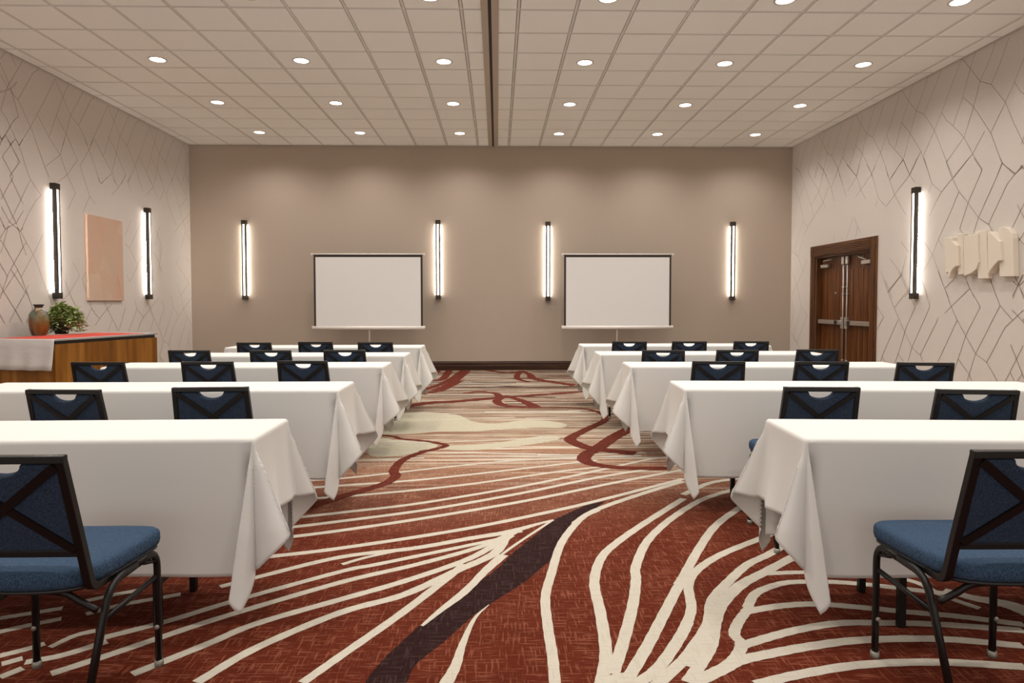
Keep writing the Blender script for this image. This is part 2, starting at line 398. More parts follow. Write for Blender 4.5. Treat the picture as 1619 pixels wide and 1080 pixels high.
WALL_RIGHT_LINES=[[(12.26,4.44),(12.10,4.26),(11.93,4.04),(11.76,3.95),(11.53,3.68),(11.46,3.52)],
[(12.03,4.46),(12.10,4.26),(12.19,4.09),(12.26,3.95),(12.40,3.70)],
[(11.77,4.38),(11.94,4.13)],
[(11.93,4.04),(12.02,3.82),(12.10,3.64)],
[(11.41,4.44),(11.58,4.21),(11.76,3.95)],
[(12.26,3.95),(12.03,3.74),(11.93,3.61)],
[(11.05,4.40),(11.23,4.16),(11.39,3.86),(11.53,3.68),(11.62,3.55)],
[(11.39,3.86),(11.24,3.70),(10.93,3.44)],
[(10.99,4.46),(10.83,4.27),(10.65,4.06),(10.47,3.96),(10.25,3.67),(10.11,3.43)],
[(10.76,4.37),(10.83,4.27),(10.96,3.98),(11.16,3.64)],
[(10.98,3.96),(10.77,3.78),(10.53,3.46),(10.47,3.34)],
[(10.41,4.46),(10.57,4.20),(10.65,4.06),(10.77,3.78),(10.93,3.42)],
[(10.18,4.40),(10.32,4.16),(10.47,3.97)],
[(10.13,3.86),(10.25,3.67),(10.47,3.41)],
[(12.65,4.44),(12.86,4.21),(13.01,3.98)],
[(12.34,4.40),(12.52,4.13),(12.65,3.86),(12.58,3.73)],
[(13.04,4.31),(13.18,4.09)],
[(13.24,4.05),(13.02,3.94),(12.91,3.79)],
[(9.73,4.46),(9.57,4.26),(9.38,4.06),(9.21,3.97),(8.98,3.69),(8.72,3.21),(8.59,2.99)],
[(9.47,4.46),(9.57,4.26),(9.72,3.99),(9.87,3.66)],
[(9.14,4.46),(9.22,4.31),(9.38,4.06),(9.52,3.78),(9.65,3.46)],
[(8.86,4.46),(9.03,4.22),(9.21,3.97)],
[(8.48,4.46),(8.64,4.21),(8.84,3.89),(8.98,3.69),(9.20,3.40)],
[(8.47,4.46),(8.32,4.29),(8.14,4.07),(7.95,3.97),(7.72,3.69),(7.58,3.41),(7.43,3.14)],
[(8.23,4.46),(8.32,4.28),(8.44,3.97),(8.61,3.65)],
[(8.84,3.89),(8.74,3.76),(8.61,3.65),(8.40,3.45),(8.24,3.21),(8.07,2.99),(8.11,2.90)],
[(8.44,3.97),(8.24,3.79),(7.94,3.39),(7.75,2.99),(7.54,2.83)],
[(7.90,4.45),(7.97,4.30),(8.14,4.07),(8.24,3.79),(8.40,3.45),(8.72,3.21)],
[(7.69,4.42),(7.82,4.17),(7.95,3.97)],
[(7.46,4.10),(7.59,3.88),(7.72,3.69),(7.94,3.39)],
[(7.59,3.88),(7.50,3.75),(7.45,3.70)],
[(8.04,3.44),(8.24,3.21),(8.57,2.98)],
[(7.75,2.99),(7.82,2.86)],
[(7.43,2.91),(7.54,2.83)],
[(9.79,4.41),(9.94,4.14),(10.09,3.89),(10.02,3.76),(9.66,3.44),(9.51,3.20)],
[(9.72,3.99),(9.52,3.79),(9.26,3.47),(9.05,3.07)],
[(9.26,3.47),(9.50,3.19)],
[(9.66,3.44),(9.96,3.24)],
[(10.11,3.43),(10.04,3.26)],
[(13.24,4.04),(13.02,3.93),(12.81,3.65),(12.51,3.18),(12.39,2.95)],
[(12.67,3.85),(12.51,3.69),(12.22,3.41),(12.05,3.17),(11.95,3.05)],
[(12.81,3.63),(13.01,3.37),(12.87,3.08),(12.84,2.94),(12.64,2.80)],
[(13.33,3.76),(13.01,3.36)],
[(12.25,3.87),(12.40,3.64)],
[(12.24,3.90),(12.03,3.73),(11.77,3.39),(11.64,3.13)],
[(12.07,3.72),(12.19,3.42),(12.52,3.18)],
[(11.86,3.42),(12.06,3.16),(12.41,2.94),(12.64,2.80),(12.81,2.62)],
[(11.61,3.77),(11.53,3.67),(11.35,3.34),(11.24,3.15)],
[(11.53,3.66),(11.77,3.39)],
[(11.24,3.69),(10.93,3.43),(10.79,3.19),(10.63,3.01)],
[(10.86,3.62),(10.93,3.43),(11.20,3.24)],
[(10.64,3.57),(10.48,3.39),(10.31,3.04),(10.28,2.97),(10.09,2.83)],
[(10.37,3.52),(10.48,3.39),(10.79,3.19),(10.95,3.09)],
[(10.31,2.94),(10.35,2.86)],
[(12.84,2.94),(13.17,2.42),(13.03,2.24)],
[(13.30,2.73),(13.17,2.96)],
[(11.02,2.76),(11.22,2.43)],
[(10.98,2.76),(10.77,2.49)],
[(10.86,2.61),(10.93,2.43)],
[(11.60,2.54),(11.66,2.43)],
[(10.11,3.42),(9.99,3.20),(9.86,2.96),(9.56,2.61)],
[(9.68,3.44),(9.99,3.20)],
[(9.69,3.47),(9.51,3.19),(9.38,3.06)],
[(9.35,3.39),(9.51,3.19),(9.86,2.96),(10.09,2.81)],
[(9.19,3.36),(9.01,2.98),(8.81,2.83)],
[(9.01,2.98),(9.07,2.86)],
[(8.30,3.17),(8.60,2.97),(8.81,2.83),(8.92,2.71),(9.04,2.54)],
[(8.73,3.21),(8.60,2.97),(8.47,2.78),(8.30,2.61),(8.11,2.40),(7.94,2.30),(7.78,2.10)],
[(8.68,3.24),(8.73,3.21)],
[(8.21,3.15),(8.07,2.97),(8.30,2.61),(8.44,2.30),(8.36,2.22)],
[(8.47,2.78),(8.63,2.52),(8.84,2.22),(8.96,2.01),(9.18,1.75)],
[(7.74,2.99),(7.83,2.84),(8.11,2.40),(8.19,2.22)],
[(7.78,3.06),(7.74,2.99),(7.55,2.82),(7.66,2.73),(7.94,2.30)],
[(7.43,2.89),(7.55,2.82)],
[(7.40,2.47),(7.57,2.21),(7.47,2.09),(7.39,2.01)],
[(8.84,2.20),(8.76,2.09)],
[(9.15,2.20),(8.96,2.01),(8.70,1.54),(8.62,1.42)],
[(9.68,2.25),(9.49,2.08)],
[(9.95,2.02),(9.65,1.77),(9.43,1.47)],
[(9.54,2.03),(9.65,1.77),(9.98,1.52)],
[(10.05,1.69),(9.88,1.43)],
[(9.43,1.54),(9.56,1.43)],
[(9.20,1.72),(9.04,1.43)],
[(7.52,1.67),(7.37,1.43)],
[(7.37,1.60),(7.44,1.55)],
[(8.55,1.64),(8.70,1.54)],
[(8.23,1.53),(8.39,1.42)],
[(8.32,1.67),(8.15,1.42)],
[(7.90,1.67),(7.78,1.42)],
[(10.17,1.83),(9.98,1.51),(9.81,1.27),(9.54,0.92),(9.37,0.71),(9.18,0.62),(9.11,0.53)],
[(9.64,1.76),(9.98,1.51)],
[(9.72,1.81),(9.50,1.52),(9.31,1.29),(9.51,1.00),(9.68,0.61),(9.78,0.44)],
[(9.45,1.56),(9.50,1.52),(9.81,1.28)],
[(9.19,1.69),(8.99,1.30),(9.37,0.71),(9.45,0.52)],
[(8.82,1.16),(8.86,1.07),(9.18,0.62)],
[(9.71,1.10),(10.10,0.53),(10.15,0.42)],
[(10.10,0.53),(10.02,0.44)],
[(9.70,0.61),(9.54,0.48)],
[(10.26,1.29),(10.08,1.13),(10.25,0.94)],
[(8.84,1.77),(8.70,1.54),(8.57,1.31),(8.44,1.12),(8.28,0.93),(8.10,0.72),(7.91,0.63),(7.72,0.41)],
[(8.51,1.67),(8.70,1.54)],
[(8.29,1.62),(8.23,1.53),(8.57,1.30),(8.69,1.21)],
[(8.23,1.53),(8.04,1.30),(8.27,0.96),(8.41,0.63),(8.54,0.33)],
[(8.45,1.12),(8.80,0.56)],
[(7.89,1.63),(7.72,1.32),(7.52,1.15)],
[(7.72,1.32),(8.10,0.72),(8.24,0.36)],
[(7.37,1.27),(7.52,1.15),(7.63,1.07),(7.91,0.63)],
[(7.36,0.87),(7.54,0.55),(7.62,0.42)],
[(7.54,0.55),(7.46,0.44)],
[(8.41,0.63),(8.20,0.45),(8.15,0.37)],
[(7.51,1.67),(7.44,1.55),(7.37,1.40)],
[(7.38,1.59),(7.44,1.55)],
[(13.30,2.39),(13.02,2.26),(12.80,1.95),(13.07,1.69),(13.33,1.45)],
[(12.85,2.56),(13.02,2.26)],
[(13.31,2.01),(13.07,1.71),(12.83,1.25),(12.60,1.11),(13.01,0.56)],
[(12.83,1.25),(13.20,0.66),(12.89,0.47)],
[(13.33,1.45),(13.17,1.23),(13.28,0.91)],
[(12.64,2.18),(12.80,1.95)],
[(13.30,0.76),(13.01,0.56)]]
CREAM_LINES=[(0.050,0.030,[(-1.57,5.08),(-1.21,5.13),(-0.53,5.42),(0.12,5.67),(0.71,5.74)]),
(0.055,0.040,[(-1.54,4.83),(-1.16,4.93),(-0.61,5.07),(0.02,5.32),(0.86,5.68)]),
(0.050,0.040,[(-1.43,4.57),(-0.93,4.69),(-0.26,4.92),(0.46,5.28),(0.85,5.44)]),
(0.050,0.040,[(-1.40,4.15),(-1.01,4.29),(-0.52,4.48),(0.20,4.89),(0.81,5.32),(1.28,5.67),(1.66,5.86)]),
(0.050,0.045,[(-1.34,3.98),(-0.97,4.12),(-0.43,4.35),(0.19,4.71),(0.83,5.14),(1.56,5.51)]),
(0.050,0.045,[(-1.30,3.81),(-0.93,3.95),(-0.41,4.19),(0.22,4.53),(0.89,4.96),(1.51,5.33)]),
(0.050,0.045,[(-1.24,3.54),(-0.87,3.66),(-0.21,3.95),(0.37,4.29),(0.75,4.55),(1.43,5.05)]),
(0.040,0.060,[(-1.33,3.17),(-1.19,3.28),(-0.84,3.53),(-0.46,3.65),(-0.15,3.80),(0.14,3.92)]),
(0.030,0.030,[(-0.81,3.43),(-0.69,3.53),(-0.45,3.67)]),
(0.070,0.020,[(0.01,3.86),(0.14,3.95),(0.24,4.03),(0.35,4.11)]),
(0.045,0.040,[(-1.62,2.68),(-1.41,2.83),(-1.21,3.01),(-0.79,3.34),(-0.62,3.43),(-0.19,3.67),(0.03,3.80),(0.11,3.90)]),
(0.045,0.045,[(-1.64,2.43),(-1.50,2.56),(-1.39,2.67),(-1.18,2.87),(-0.76,3.21),(-0.42,3.42),(-0.11,3.65),(0.08,3.87)]),
(0.045,0.050,[(-1.34,2.42),(-1.16,2.63),(-1.02,2.80),(-0.72,3.02),(-0.46,3.21),(-0.18,3.46),(-0.04,3.65),(0.08,3.84)]),
(0.045,0.060,[(-1.08,2.36),(-0.95,2.60),(-0.69,2.89),(-0.44,3.06),(-0.22,3.32),(-0.02,3.56),(0.05,3.82)]),
(0.040,0.050,[(-0.70,2.35),(-0.60,2.54),(-0.42,2.88),(-0.22,3.31),(-0.18,3.42)]),
(0.020,0.020,[(-0.31,2.78),(-0.25,2.92),(-0.16,3.11),(0.03,3.56),(0.34,4.10)]),
(0.015,0.060,[(-0.32,2.76),(-0.25,2.90),(-0.16,3.07),(-0.07,3.31),(0.03,3.54)]),
(0.055,0.004,[(-0.20,2.28),(-0.16,2.44),(-0.14,2.61),(-0.10,2.82),(-0.04,2.95)]),
(0.042,0.050,[(0.20,2.24),(0.21,2.49),(0.21,2.73),(0.22,3.02),(0.27,3.29),(0.35,3.67),(0.45,3.96),(0.56,4.19),(0.73,4.39),(1.06,4.69),(1.41,4.98)]),
(0.015,0.060,[(0.46,4.05),(0.56,4.19),(0.65,4.30)]),
(0.050,0.050,[(0.37,2.32),(0.42,2.53),(0.45,2.86),(0.47,3.18),(0.55,3.48),(0.67,3.70),(0.91,4.04),(1.29,4.54)]),
(0.050,0.050,[(0.42,2.38),(0.50,2.60),(0.61,2.94),(0.68,3.21),(0.71,3.36),(0.84,3.70),(1.02,4.01),(1.22,4.29)]),
(0.050,0.050,[(0.46,2.33),(0.59,2.57),(0.72,2.83),(0.87,3.13),(0.96,3.29)]),
(0.050,0.050,[(0.48,2.30),(0.60,2.42),(0.74,2.64),(0.81,2.77)]),
(0.050,0.050,[(0.56,2.30),(0.70,2.46)]),
(0.060,0.080,[(0.36,2.30),(0.42,2.34),(0.48,2.35)]),
(0.050,0.050,[(1.22,4.29),(1.43,4.53),(1.72,4.75),(2.03,4.91),(2.45,5.16)]),
(0.050,0.050,[(1.31,4.63),(1.59,4.92),(1.85,5.05),(2.38,5.28)]),
(0.050,0.050,[(0.87,3.14),(0.92,3.23),(1.11,3.60),(1.33,3.98),(1.60,4.32),(1.92,4.68)]),
(0.045,0.050,[(0.77,2.69),(0.86,2.89),(0.92,3.14),(1.02,3.32),(1.21,3.52),(1.51,3.75),(1.79,3.96)]),
(0.050,0.050,[(0.69,2.44),(0.88,2.73),(0.98,2.97),(1.14,3.19),(1.30,3.38),(1.46,3.51),(1.67,3.70),(1.87,3.87)]),
(0.075,0.050,[(0.70,2.43),(0.80,2.58),(0.89,2.71),(1.00,2.92),(1.17,3.13),(1.36,3.29),(1.68,3.56),(1.97,3.82)]),
(0.050,0.050,[(0.68,2.32),(0.77,2.45),(0.85,2.58),(0.92,2.75)]),
(0.045,0.040,[(1.34,3.26),(1.48,3.27),(1.58,3.27),(1.70,3.27),(1.89,3.25),(2.03,3.14),(2.06,3.00),(2.14,2.86)]),
(0.045,0.050,[(1.11,2.89),(1.21,3.04),(1.37,3.14),(1.50,3.16),(1.65,3.15),(1.81,3.11),(2.07,3.02),(2.18,2.99)]),
(0.050,0.050,[(1.08,2.85),(1.17,2.88),(1.29,2.91),(1.44,2.92),(1.63,2.88),(1.82,2.83),(1.99,2.79),(2.22,2.71)]),
(0.050,0.050,[(0.95,2.56),(1.10,2.63),(1.25,2.69),(1.44,2.74),(1.62,2.74),(1.87,2.72),(2.18,2.66)]),
(0.060,0.050,[(0.69,2.31),(0.83,2.40),(0.92,2.46),(1.07,2.51),(1.25,2.56),(1.47,2.60),(1.79,2.60),(2.08,2.54)]),
(0.050,0.050,[(0.92,2.30),(1.10,2.36),(1.37,2.42),(1.67,2.43),(1.97,2.39)]),
(0.050,0.045,[(0.83,2.40),(0.91,2.48),(0.97,2.58),(0.97,2.66),(1.03,2.77),(1.12,2.89)]),
(0.050,0.120,[(2.11,3.05),(2.18,2.97),(2.26,2.92),(2.31,2.87),(2.35,2.76)]),
(0.040,0.040,[(-2.15,2.87),(-2.08,2.90),(-1.94,2.96)]),
(0.040,0.040,[(-2.06,2.75),(-1.97,2.81),(-1.88,2.86)]),
(0.040,0.040,[(-1.92,2.56),(-1.85,2.61),(-1.81,2.65)]),
(0.040,0.040,[(-1.87,2.50),(-1.82,2.54)]),
(0.040,0.040,[(-1.81,2.41),(-1.77,2.47)]),
(0.040,0.045,[(-1.79,2.51),(-1.68,2.56),(-1.57,2.66)]),
(0.030,0.040,[(-1.77,2.62),(-1.73,2.71),(-1.67,2.75)]),
(0.040,0.040,[(-1.91,3.01),(-1.79,3.09),(-1.68,3.15)]),
(0.040,0.040,[(-1.80,2.90),(-1.69,2.99),(-1.48,3.09)])]
MAROON_RIBBONS=[(0.050,0.100,[(-1.19,6.79),(-1.05,6.73),(-0.96,6.61),(-0.73,6.51),(-0.57,6.40),(-0.49,6.28),(-0.59,6.13),(-0.70,5.99),(-0.82,5.71),(-0.84,5.36),(-0.80,5.19),(-0.84,4.99),(-0.97,4.80),(-1.14,4.58),(-1.27,4.37),(-1.36,4.18)]),
(0.050,0.160,[(-0.11,8.59),(0.50,8.57),(1.00,8.50),(1.22,8.24),(1.29,7.90),(1.21,7.53),(1.01,7.16),(0.79,6.74),(0.72,6.55),(0.75,6.37),(0.85,6.16),(1.06,6.01),(1.24,5.91)]),
(0.160,0.100,[(1.52,7.24),(1.39,7.02),(1.18,6.65),(0.94,6.15),(0.80,5.90),(0.75,5.67),(0.84,5.49),(1.08,5.39),(1.40,5.38)]),
(0.220,0.140,[(-1.24,8.69),(-0.92,8.99),(-0.55,9.12),(-0.03,9.43),(0.21,9.55),(0.80,9.81),(1.55,10.18)]),
(0.100,0.140,[(-0.50,9.94),(-0.27,10.07),(-0.03,9.89),(0.03,9.43),(-0.01,9.10),(0.09,8.74),(0.37,8.58)]),
(0.100,0.180,[(0.10,9.67),(0.32,9.20),(0.45,8.77),(0.49,8.52)]),
(0.160,0.100,[(-0.61,13.22),(-0.71,11.77),(-0.83,10.88),(-1.00,10.21)]),
(0.120,0.140,[(-0.68,13.32),(-0.80,12.01),(-0.93,11.09),(-1.15,10.31)]),
(0.120,0.120,[(-1.19,12.49),(-1.18,13.32)]),
(0.150,0.150,[(-1.23,11.55),(-0.98,11.77),(-0.96,13.32)]),
(0.100,0.120,[(-1.12,9.85),(-0.86,10.30),(-0.64,11.53)]),
(0.120,0.100,[(0.48,13.18),(0.37,12.37),(0.37,11.73),(0.55,11.27)]),
(0.100,0.200,[(0.47,13.18),(0.61,12.49),(0.68,11.73),(1.27,10.82)]),
(0.150,0.150,[(-0.20,13.32),(0.14,12.84),(0.54,13.00)])]
PLUM_BANDS=[[(0.74,4.49),(0.59,4.40),(0.45,4.23),(0.34,4.09),(0.23,3.86),(0.08,3.56),(-0.00,3.36),(-0.11,3.16),(-0.16,3.06),(-0.25,2.91),(-0.33,2.76),(-0.39,2.62),(-0.44,2.49),(-0.47,2.33),(-0.34,2.32),(-0.31,2.46),(-0.22,2.62),(-0.15,2.76),(-0.10,2.86),(0.01,3.02),(0.13,3.19),(0.25,3.41),(0.33,3.55),(0.36,3.71),(0.43,3.91),(0.51,4.10),(0.61,4.28)]]
CREAM_PATCHES=[[(-1.31,8.00),(-1.11,8.19),(-0.88,8.24),(-0.64,8.12),(-0.44,7.95),(-0.28,7.57),(-0.03,7.42),(0.26,7.61),(0.53,7.60),(0.76,7.40),(0.70,7.17),(0.42,7.19),(0.08,7.10),(-0.26,6.98),(-0.59,6.98),(-0.90,6.87),(-1.19,6.87),(-1.35,7.22)],
[(-1.27,6.64),(-1.16,6.67),(-0.95,6.52),(-0.72,6.44),(-0.58,6.33),(-0.59,6.18),(-0.71,6.10),(-0.78,5.94),(-1.13,5.89)],
[(-0.48,6.29),(-0.29,6.32),(0.01,6.42),(0.31,6.64),(0.55,6.75),(0.62,6.59),(0.40,6.37),(0.09,6.21),(-0.15,6.10),(-0.37,6.09),(-0.49,6.16)]]
RELIEF_PIECES=[(0.090,[(8.596,2.194),(8.455,2.194),(8.444,2.140),(8.379,2.089),(8.337,2.080),(8.322,1.820),(8.375,1.814),(8.429,1.788),(8.469,1.737),(8.498,1.667),(8.516,1.747),(8.555,1.732),(8.575,1.758)]),
(0.060,[(8.399,2.238),(8.291,2.224),(8.267,1.708),(8.373,1.709)]),
(0.090,[(8.241,2.182),(8.001,2.195),(7.973,1.840),(8.008,1.763),(8.084,1.718),(8.219,1.684)]),
(0.065,[(8.053,2.230),(7.886,2.221),(7.835,1.641),(8.011,1.643)]),
(0.100,[(7.823,2.199),(7.789,2.198),(7.713,2.137),(7.643,2.074),(7.611,2.067),(7.591,1.841),(7.642,1.839),(7.701,1.793),(7.761,1.736),(7.795,1.693)]),
(0.070,[(7.675,2.088),(7.695,2.222),(7.670,2.232),(7.606,2.230),(7.557,2.214),(7.517,2.184),(7.482,2.140),(7.466,2.083),(7.440,1.651),(7.655,1.654)])]

# ------------------------------------------------------------------ floor: carpet with its woven pattern
def ribbon(bm, pts, w0, w1, z, mi, ymax=D):
    P = catmull([(x, y, 0) for x, y in pts], 7); n = len(P); L_, R_ = [], []
    for i, p in enumerate(P):
        d = P[min(i+1, n-1)]-P[max(i-1, 0)]; d.normalize(); s = Vector((-d.y, d.x, 0))
        h = (w0+(w1-w0)*i/(n-1))/2
        if 0 < i < n-1: h *= 1+0.05*math.sin(i*2.3)
        for lst, q in ((L_, p+s*h), (R_, p-s*h)):
            lst.append(bm.verts.new((q.x, min(q.y, ymax), z)))
    for i in range(n-1):
        try: bm.faces.new((R_[i], R_[i+1], L_[i+1], L_[i])).material_index = mi
        except ValueError: pass
def patch(bm, pts, z, mi):
    P = catmull([(x, y, 0) for x, y in pts+pts[:1]], 5)[:-1]
    bm.faces.new([bm.verts.new((p.x, min(p.y, D), z)) for p in P]).material_index = mi
bm = bmesh.new(); box(bm, XL-0.15, XR+0.15, Y0, D+0.15, -0.12, 0.0, 0)
for k, p in enumerate(CREAM_PATCHES): patch(bm, p, 0.0004+k*0.00005, 2)
for k, (a, b, p) in enumerate(CREAM_LINES): ribbon(bm, p, a, b, 0.0008+k*0.00001, 1)
rnd = random.Random(5)
for k in range(60):            # fine cream threads fanning across the far half of the aisle
    y = rnd.uniform(5.6, 13.0); x = rnd.uniform(-3.2, 2.6); l = rnd.uniform(0.8, 2.8); s = rnd.uniform(-0.10, 0.22)
    ribbon(bm, [(x, y), (x+l/2, y+s*l/2+rnd.uniform(-.04, .04)), (x+l, y+s*l)], 0.03, 0.045, 0.0013+k*0.00001, 1)
for k in range(26):
    y = rnd.uniform(8.6, 13.1); x = rnd.uniform(-3, 2.4); l = rnd.uniform(0.8, 2.2); s = rnd.uniform(-0.15, 0.1)
    ribbon(bm, [(x, y), (x+l/2, y+s*l/2+rnd.uniform(-.05, .05)), (x+l, y+s*l)], 0.03, 0.05, 0.002+k*0.00001, 4)
for k, p in enumerate(PLUM_BANDS): patch(bm, p, 0.0006, 4)
for k, (a, b, p) in enumerate(MAROON_RIBBONS): ribbon(bm, p, a, b, 0.0024+k*0.00003, 3)
me = bpy.data.meshes.new('floor'); bm.normal_update()
for f in bm.faces:
    if f.calc_center_median().z > 0.0001 and f.normal.z < 0: f.normal_flip()
bm.to_mesh(me); bm.free()
for k in ('carpet', 'cream', 'patch', 'maroon', 'plum'): me.materials.append(M[k])
fl = bpy.data.objects.new('floor', me); C.objects.link(fl)
struct(fl, 'patterned rust red carpet with cream lines and dark ribbons', 'floor')

# ------------------------------------------------------------------ walls
def line_faces(bm, lines, X, sgn, w=0.0062):
    for k, pl in enumerate(lines):
        for (y0, z0), (y1, z1) in zip(pl, pl[1:]):
            d = Vector((0, y1-y0, z1-z0))
            if d.length < 0.02: continue
            d.normalize(); s = Vector((0, -d.z, d.y))*(w/2); x = X+sgn*(0.0012+0.00002*k)
            v = [bm.verts.new(p) for p in (Vector((x, y0, z0))+s, Vector((x, y1, z1))+s, Vector((x, y1, z1))-s, Vector((x, y0, z0))-s)]
            bm.faces.new(v).material_index = 1
def mirror(lines, y0, ymin):
    out = []
    for pl in lines:
        q = [(2*y0-y, z) for y, z in pl]
        if min(y for y, z in q) > ymin: out.append(q)
    return out
DY0, DY1, DZ = 10.43, 12.28, 2.20          # double door opening in the right wall
bm = B(XL-0.15, XL, Y0, D+0.15, 0, HC+0.1)
line_faces(bm, WALL_LEFT_LINES+mirror(WALL_LEFT_LINES, 8.5, 3.6), XL, 1)
struct(obj('wall_left', bm, [M['sidewall'], M['foil']]), 'left wall papered in pale linen with thin angular bronze lines', 'wall')
bm = bmesh.new()
box(bm, XR, XR+0.2, Y0, DY0, 0, HC+0.1); box(bm, XR, XR+0.2, DY1, D+0.15, 0, HC+0.1); box(bm, XR, XR+0.2, DY0, DY1, DZ, HC+0.1)
rl = [pl for pl in WALL_RIGHT_LINES if not all(DY0-0.2 < y < DY1+0.2 and z < DZ+0.19 for y, z in pl)]
line_faces(bm, rl+mirror(rl, 7.45, 2.5), XR, -1)
struct(obj('wall_right', bm, [M['sidewall'], M['foil']]), 'right wall papered in pale linen with thin angular bronze lines', 'wall')
struct(obj('wall_back', B(XL, XR, D, D+0.15, 0, HC+0.1), M['backwall']), 'plain taupe wall behind the two screens', 'wall')
def base_profile(h): return [(0, 0), (0.022, 0), (0.022, h*0.55), (0.016, h*0.6), (0.020, h*0.68), (0.020, h*0.82), (0.010, h*0.9), (0.006, h), (0, h)]
bm = bmesh.new(); prism(bm, [(D-a, z) for a, z in base_profile(0.18)], 'x', XL, XR)
struct(obj('baseboard_back', bm, M['darkwood']))
bm = bmesh.new(); prism(bm, [(XL+a, z) for a, z in base_profile(0.18)], 'y', Y0, D-0.03)
struct(obj('baseboard_left', bm, M['darkwood']))
bm = bmesh.new(); prism(bm, [(XR-a, z) for a, z in base_profile(0.18)], 'y', Y0, DY0-0.17)
prism(bm, [(XR-a, z) for a, z in base_profile(0.18)], 'y', DY1+0.17, D-0.03)
struct(obj('baseboard_right', bm, M['darkwood']))

# ------------------------------------------------------------------ ceiling: lay-in tiles in a metal grid
TP, GX, GY = 0.6096, 0.23223, 7.16677
xs = [XL]+[GX+i*TP for i in range(-10, 10) if XL+0.02 < GX+i*TP < XR-0.02]+[XR]
ys = [Y0]+[GY+i*TP for i in range(-16, 11) if Y0+0.02 < GY+i*TP < D-0.02]+[D]
bm = bmesh.new(); box(bm, XL-0.15, XR+0.2, Y0, D+0.15, HC+0.022, HC+0.14, 2)
for x in xs[1:-1]: box(bm, x-0.013, x+0.013, Y0, D, HC, HC+0.022, 1)
for y in ys[1:-1]:
    for x0, x1 in zip(xs, xs[1:]): box(bm, x0+0.0131, x1-0.0131, y-0.013, y+0.013, HC+0.0005, HC+0.022, 1)
e = 0.021
for x0, x1 in zip(xs, xs[1:]):
    for y0, y1 in zip(ys, ys[1:]):
        box(bm, x0+e, x1-e, y0+e, y1-e, HC-0.003, HC+0.02, 0)
struct(obj('ceiling', bm, [M['tile'], M['tbar'], M['gap']]), 'white suspended ceiling of square tiles in a metal grid', 'ceiling')
TX = -0.075
bm = bmesh.new()
box(bm, TX-0.095, TX-0.020, Y0, D-0.001, HC-0.012, HC-0.0031, 0); box(bm, TX+0.016, TX+0.095, Y0, D-0.001, HC-0.012, HC-0.0031, 0)
box(bm, TX-0.058, TX-0.020, Y0, D-0.001, HC-0.018, HC-0.012, 0); box(bm, TX+0.016, TX+0.052, Y0, D-0.001, HC-0.018, HC-0.012, 0)
box(bm, TX-0.020, TX+0.016, Y0, D-0.001, HC-0.006, HC-0.0031, 1)
struct(obj('trim_1', bm, [M['track'], M['dark']]), 'metal track for a folding partition running down the ceiling', 'ceiling track')

# ------------------------------------------------------------------ recessed downlights
ORD = ['first', 'second', 'third', 'fourth', 'fifth', 'sixth', 'seventh', 'eighth']
def make_downlight():
    t = thing('recessed_downlight', '', 'ceiling light')
    bm = bmesh.new(); n = 32
    lathe(bm, [(0.092, -0.001), (0.092, -0.006), (0.108, -0.006), (0.112, -0.001)], n)
    obj('trim_ring', bm, M['trimring'], t, True)
    obj('lens', lathe(bmesh.new(), [(0.0, -0.002), (0.093, -0.002), (0.093, 0.002), (0.0, 0.002)], n), M['lens'], t)
    ld = bpy.data.lights.new('lamp', 'SPOT'); ld.energy = SPOT_W; ld.color = WARM; ld.spot_size = math.radians(150); ld.spot_blend = 0.85; ld.shadow_soft_size = 0.085
    lo = bpy.data.objects.new('lamp', ld); C.objects.link(lo); lo.parent = t; lo.location = (0, 0, -0.03)
    return t
dl0 = make_downlight()
for r in range(7):
    for c in range(6):
        o = dl0 if (r, c) == (0, 0) else copy_tree(dl0)
        o.location = (-4.33+1.823*c, 12.34-1.818*r, HC-0.003)
        row = 'row nearest back wall' if r == 0 else '%s row from back wall' % ORD[r]
        tag(o, 'round recessed ceiling downlight, %s from left, %s' % (ORD[c], row), 'ceiling light', 'recessed downlights in the tiled ceiling')

# ------------------------------------------------------------------ wall lights
def make_sconce():
    t = thing('wall_sconce', '', 'wall light'); h = 0.785; hw, d0, d1 = 0.049, 0.040, 0.076   # local: x along wall, -y out of the wall
    for s in (-1, 1):
        obj('end_cap', B(-hw, hw, -d1-0.006, -0.001, s*h if s < 0 else h-0.085, -h+0.085 if s < 0 else h), M['sconce'], t, bev=0.003)
    bm = bmesh.new()
    box(bm, -hw+0.004, -0.0165, -d1, -d0+0.014, -h+0.085, h-0.085); box(bm, 0.0165, hw-0.004, -d1, -d0+0.014, -h+0.085, h-0.085)
    box(bm, -0.0165, 0.0165, -d1+0.014, -d0+0.014, -h+0.085, h-0.085)
    obj('housing', bm, M['sconce'], t)
    obj('front_diffuser', B(-0.016, 0.016, -d1-0.002, -d1+0.0135, -h+0.086, h-0.086), M['ledfront'], t)
    for s in (-1, 1):
        x0, x1 = sorted((s*0.022, s*0.030))
        obj('light_strip', B(x0, x1, -d0+0.0145, -0.008, -h+0.09, h-0.09), M['led'], t)
    return t
sc0 = make_sconce()
SCON = [((XL, 9.253, 2.20), -PI/2, 'tall slim bar wall light on the left wall above the vase and plant'),
        ((XL, 11.65, 2.205), -PI/2, 'tall slim bar wall light on the left wall beyond the blush canvas'),
        ((-4.99, D, 2.2), 0, 'tall slim bar wall light at the far left of the back wall'),
        ((-1.176, D, 2.208), 0, 'tall slim bar wall light just right of the left projection screen'),
        ((1.013, D, 2.18), 0, 'tall slim bar wall light just left of the right projection screen'),
        ((4.726, D, 2.184), 0, 'tall slim bar wall light at the far right of the back wall'),
        ((XR, 9.288, 2.188), PI/2, 'tall slim bar wall light on the right wall between door and relief')]
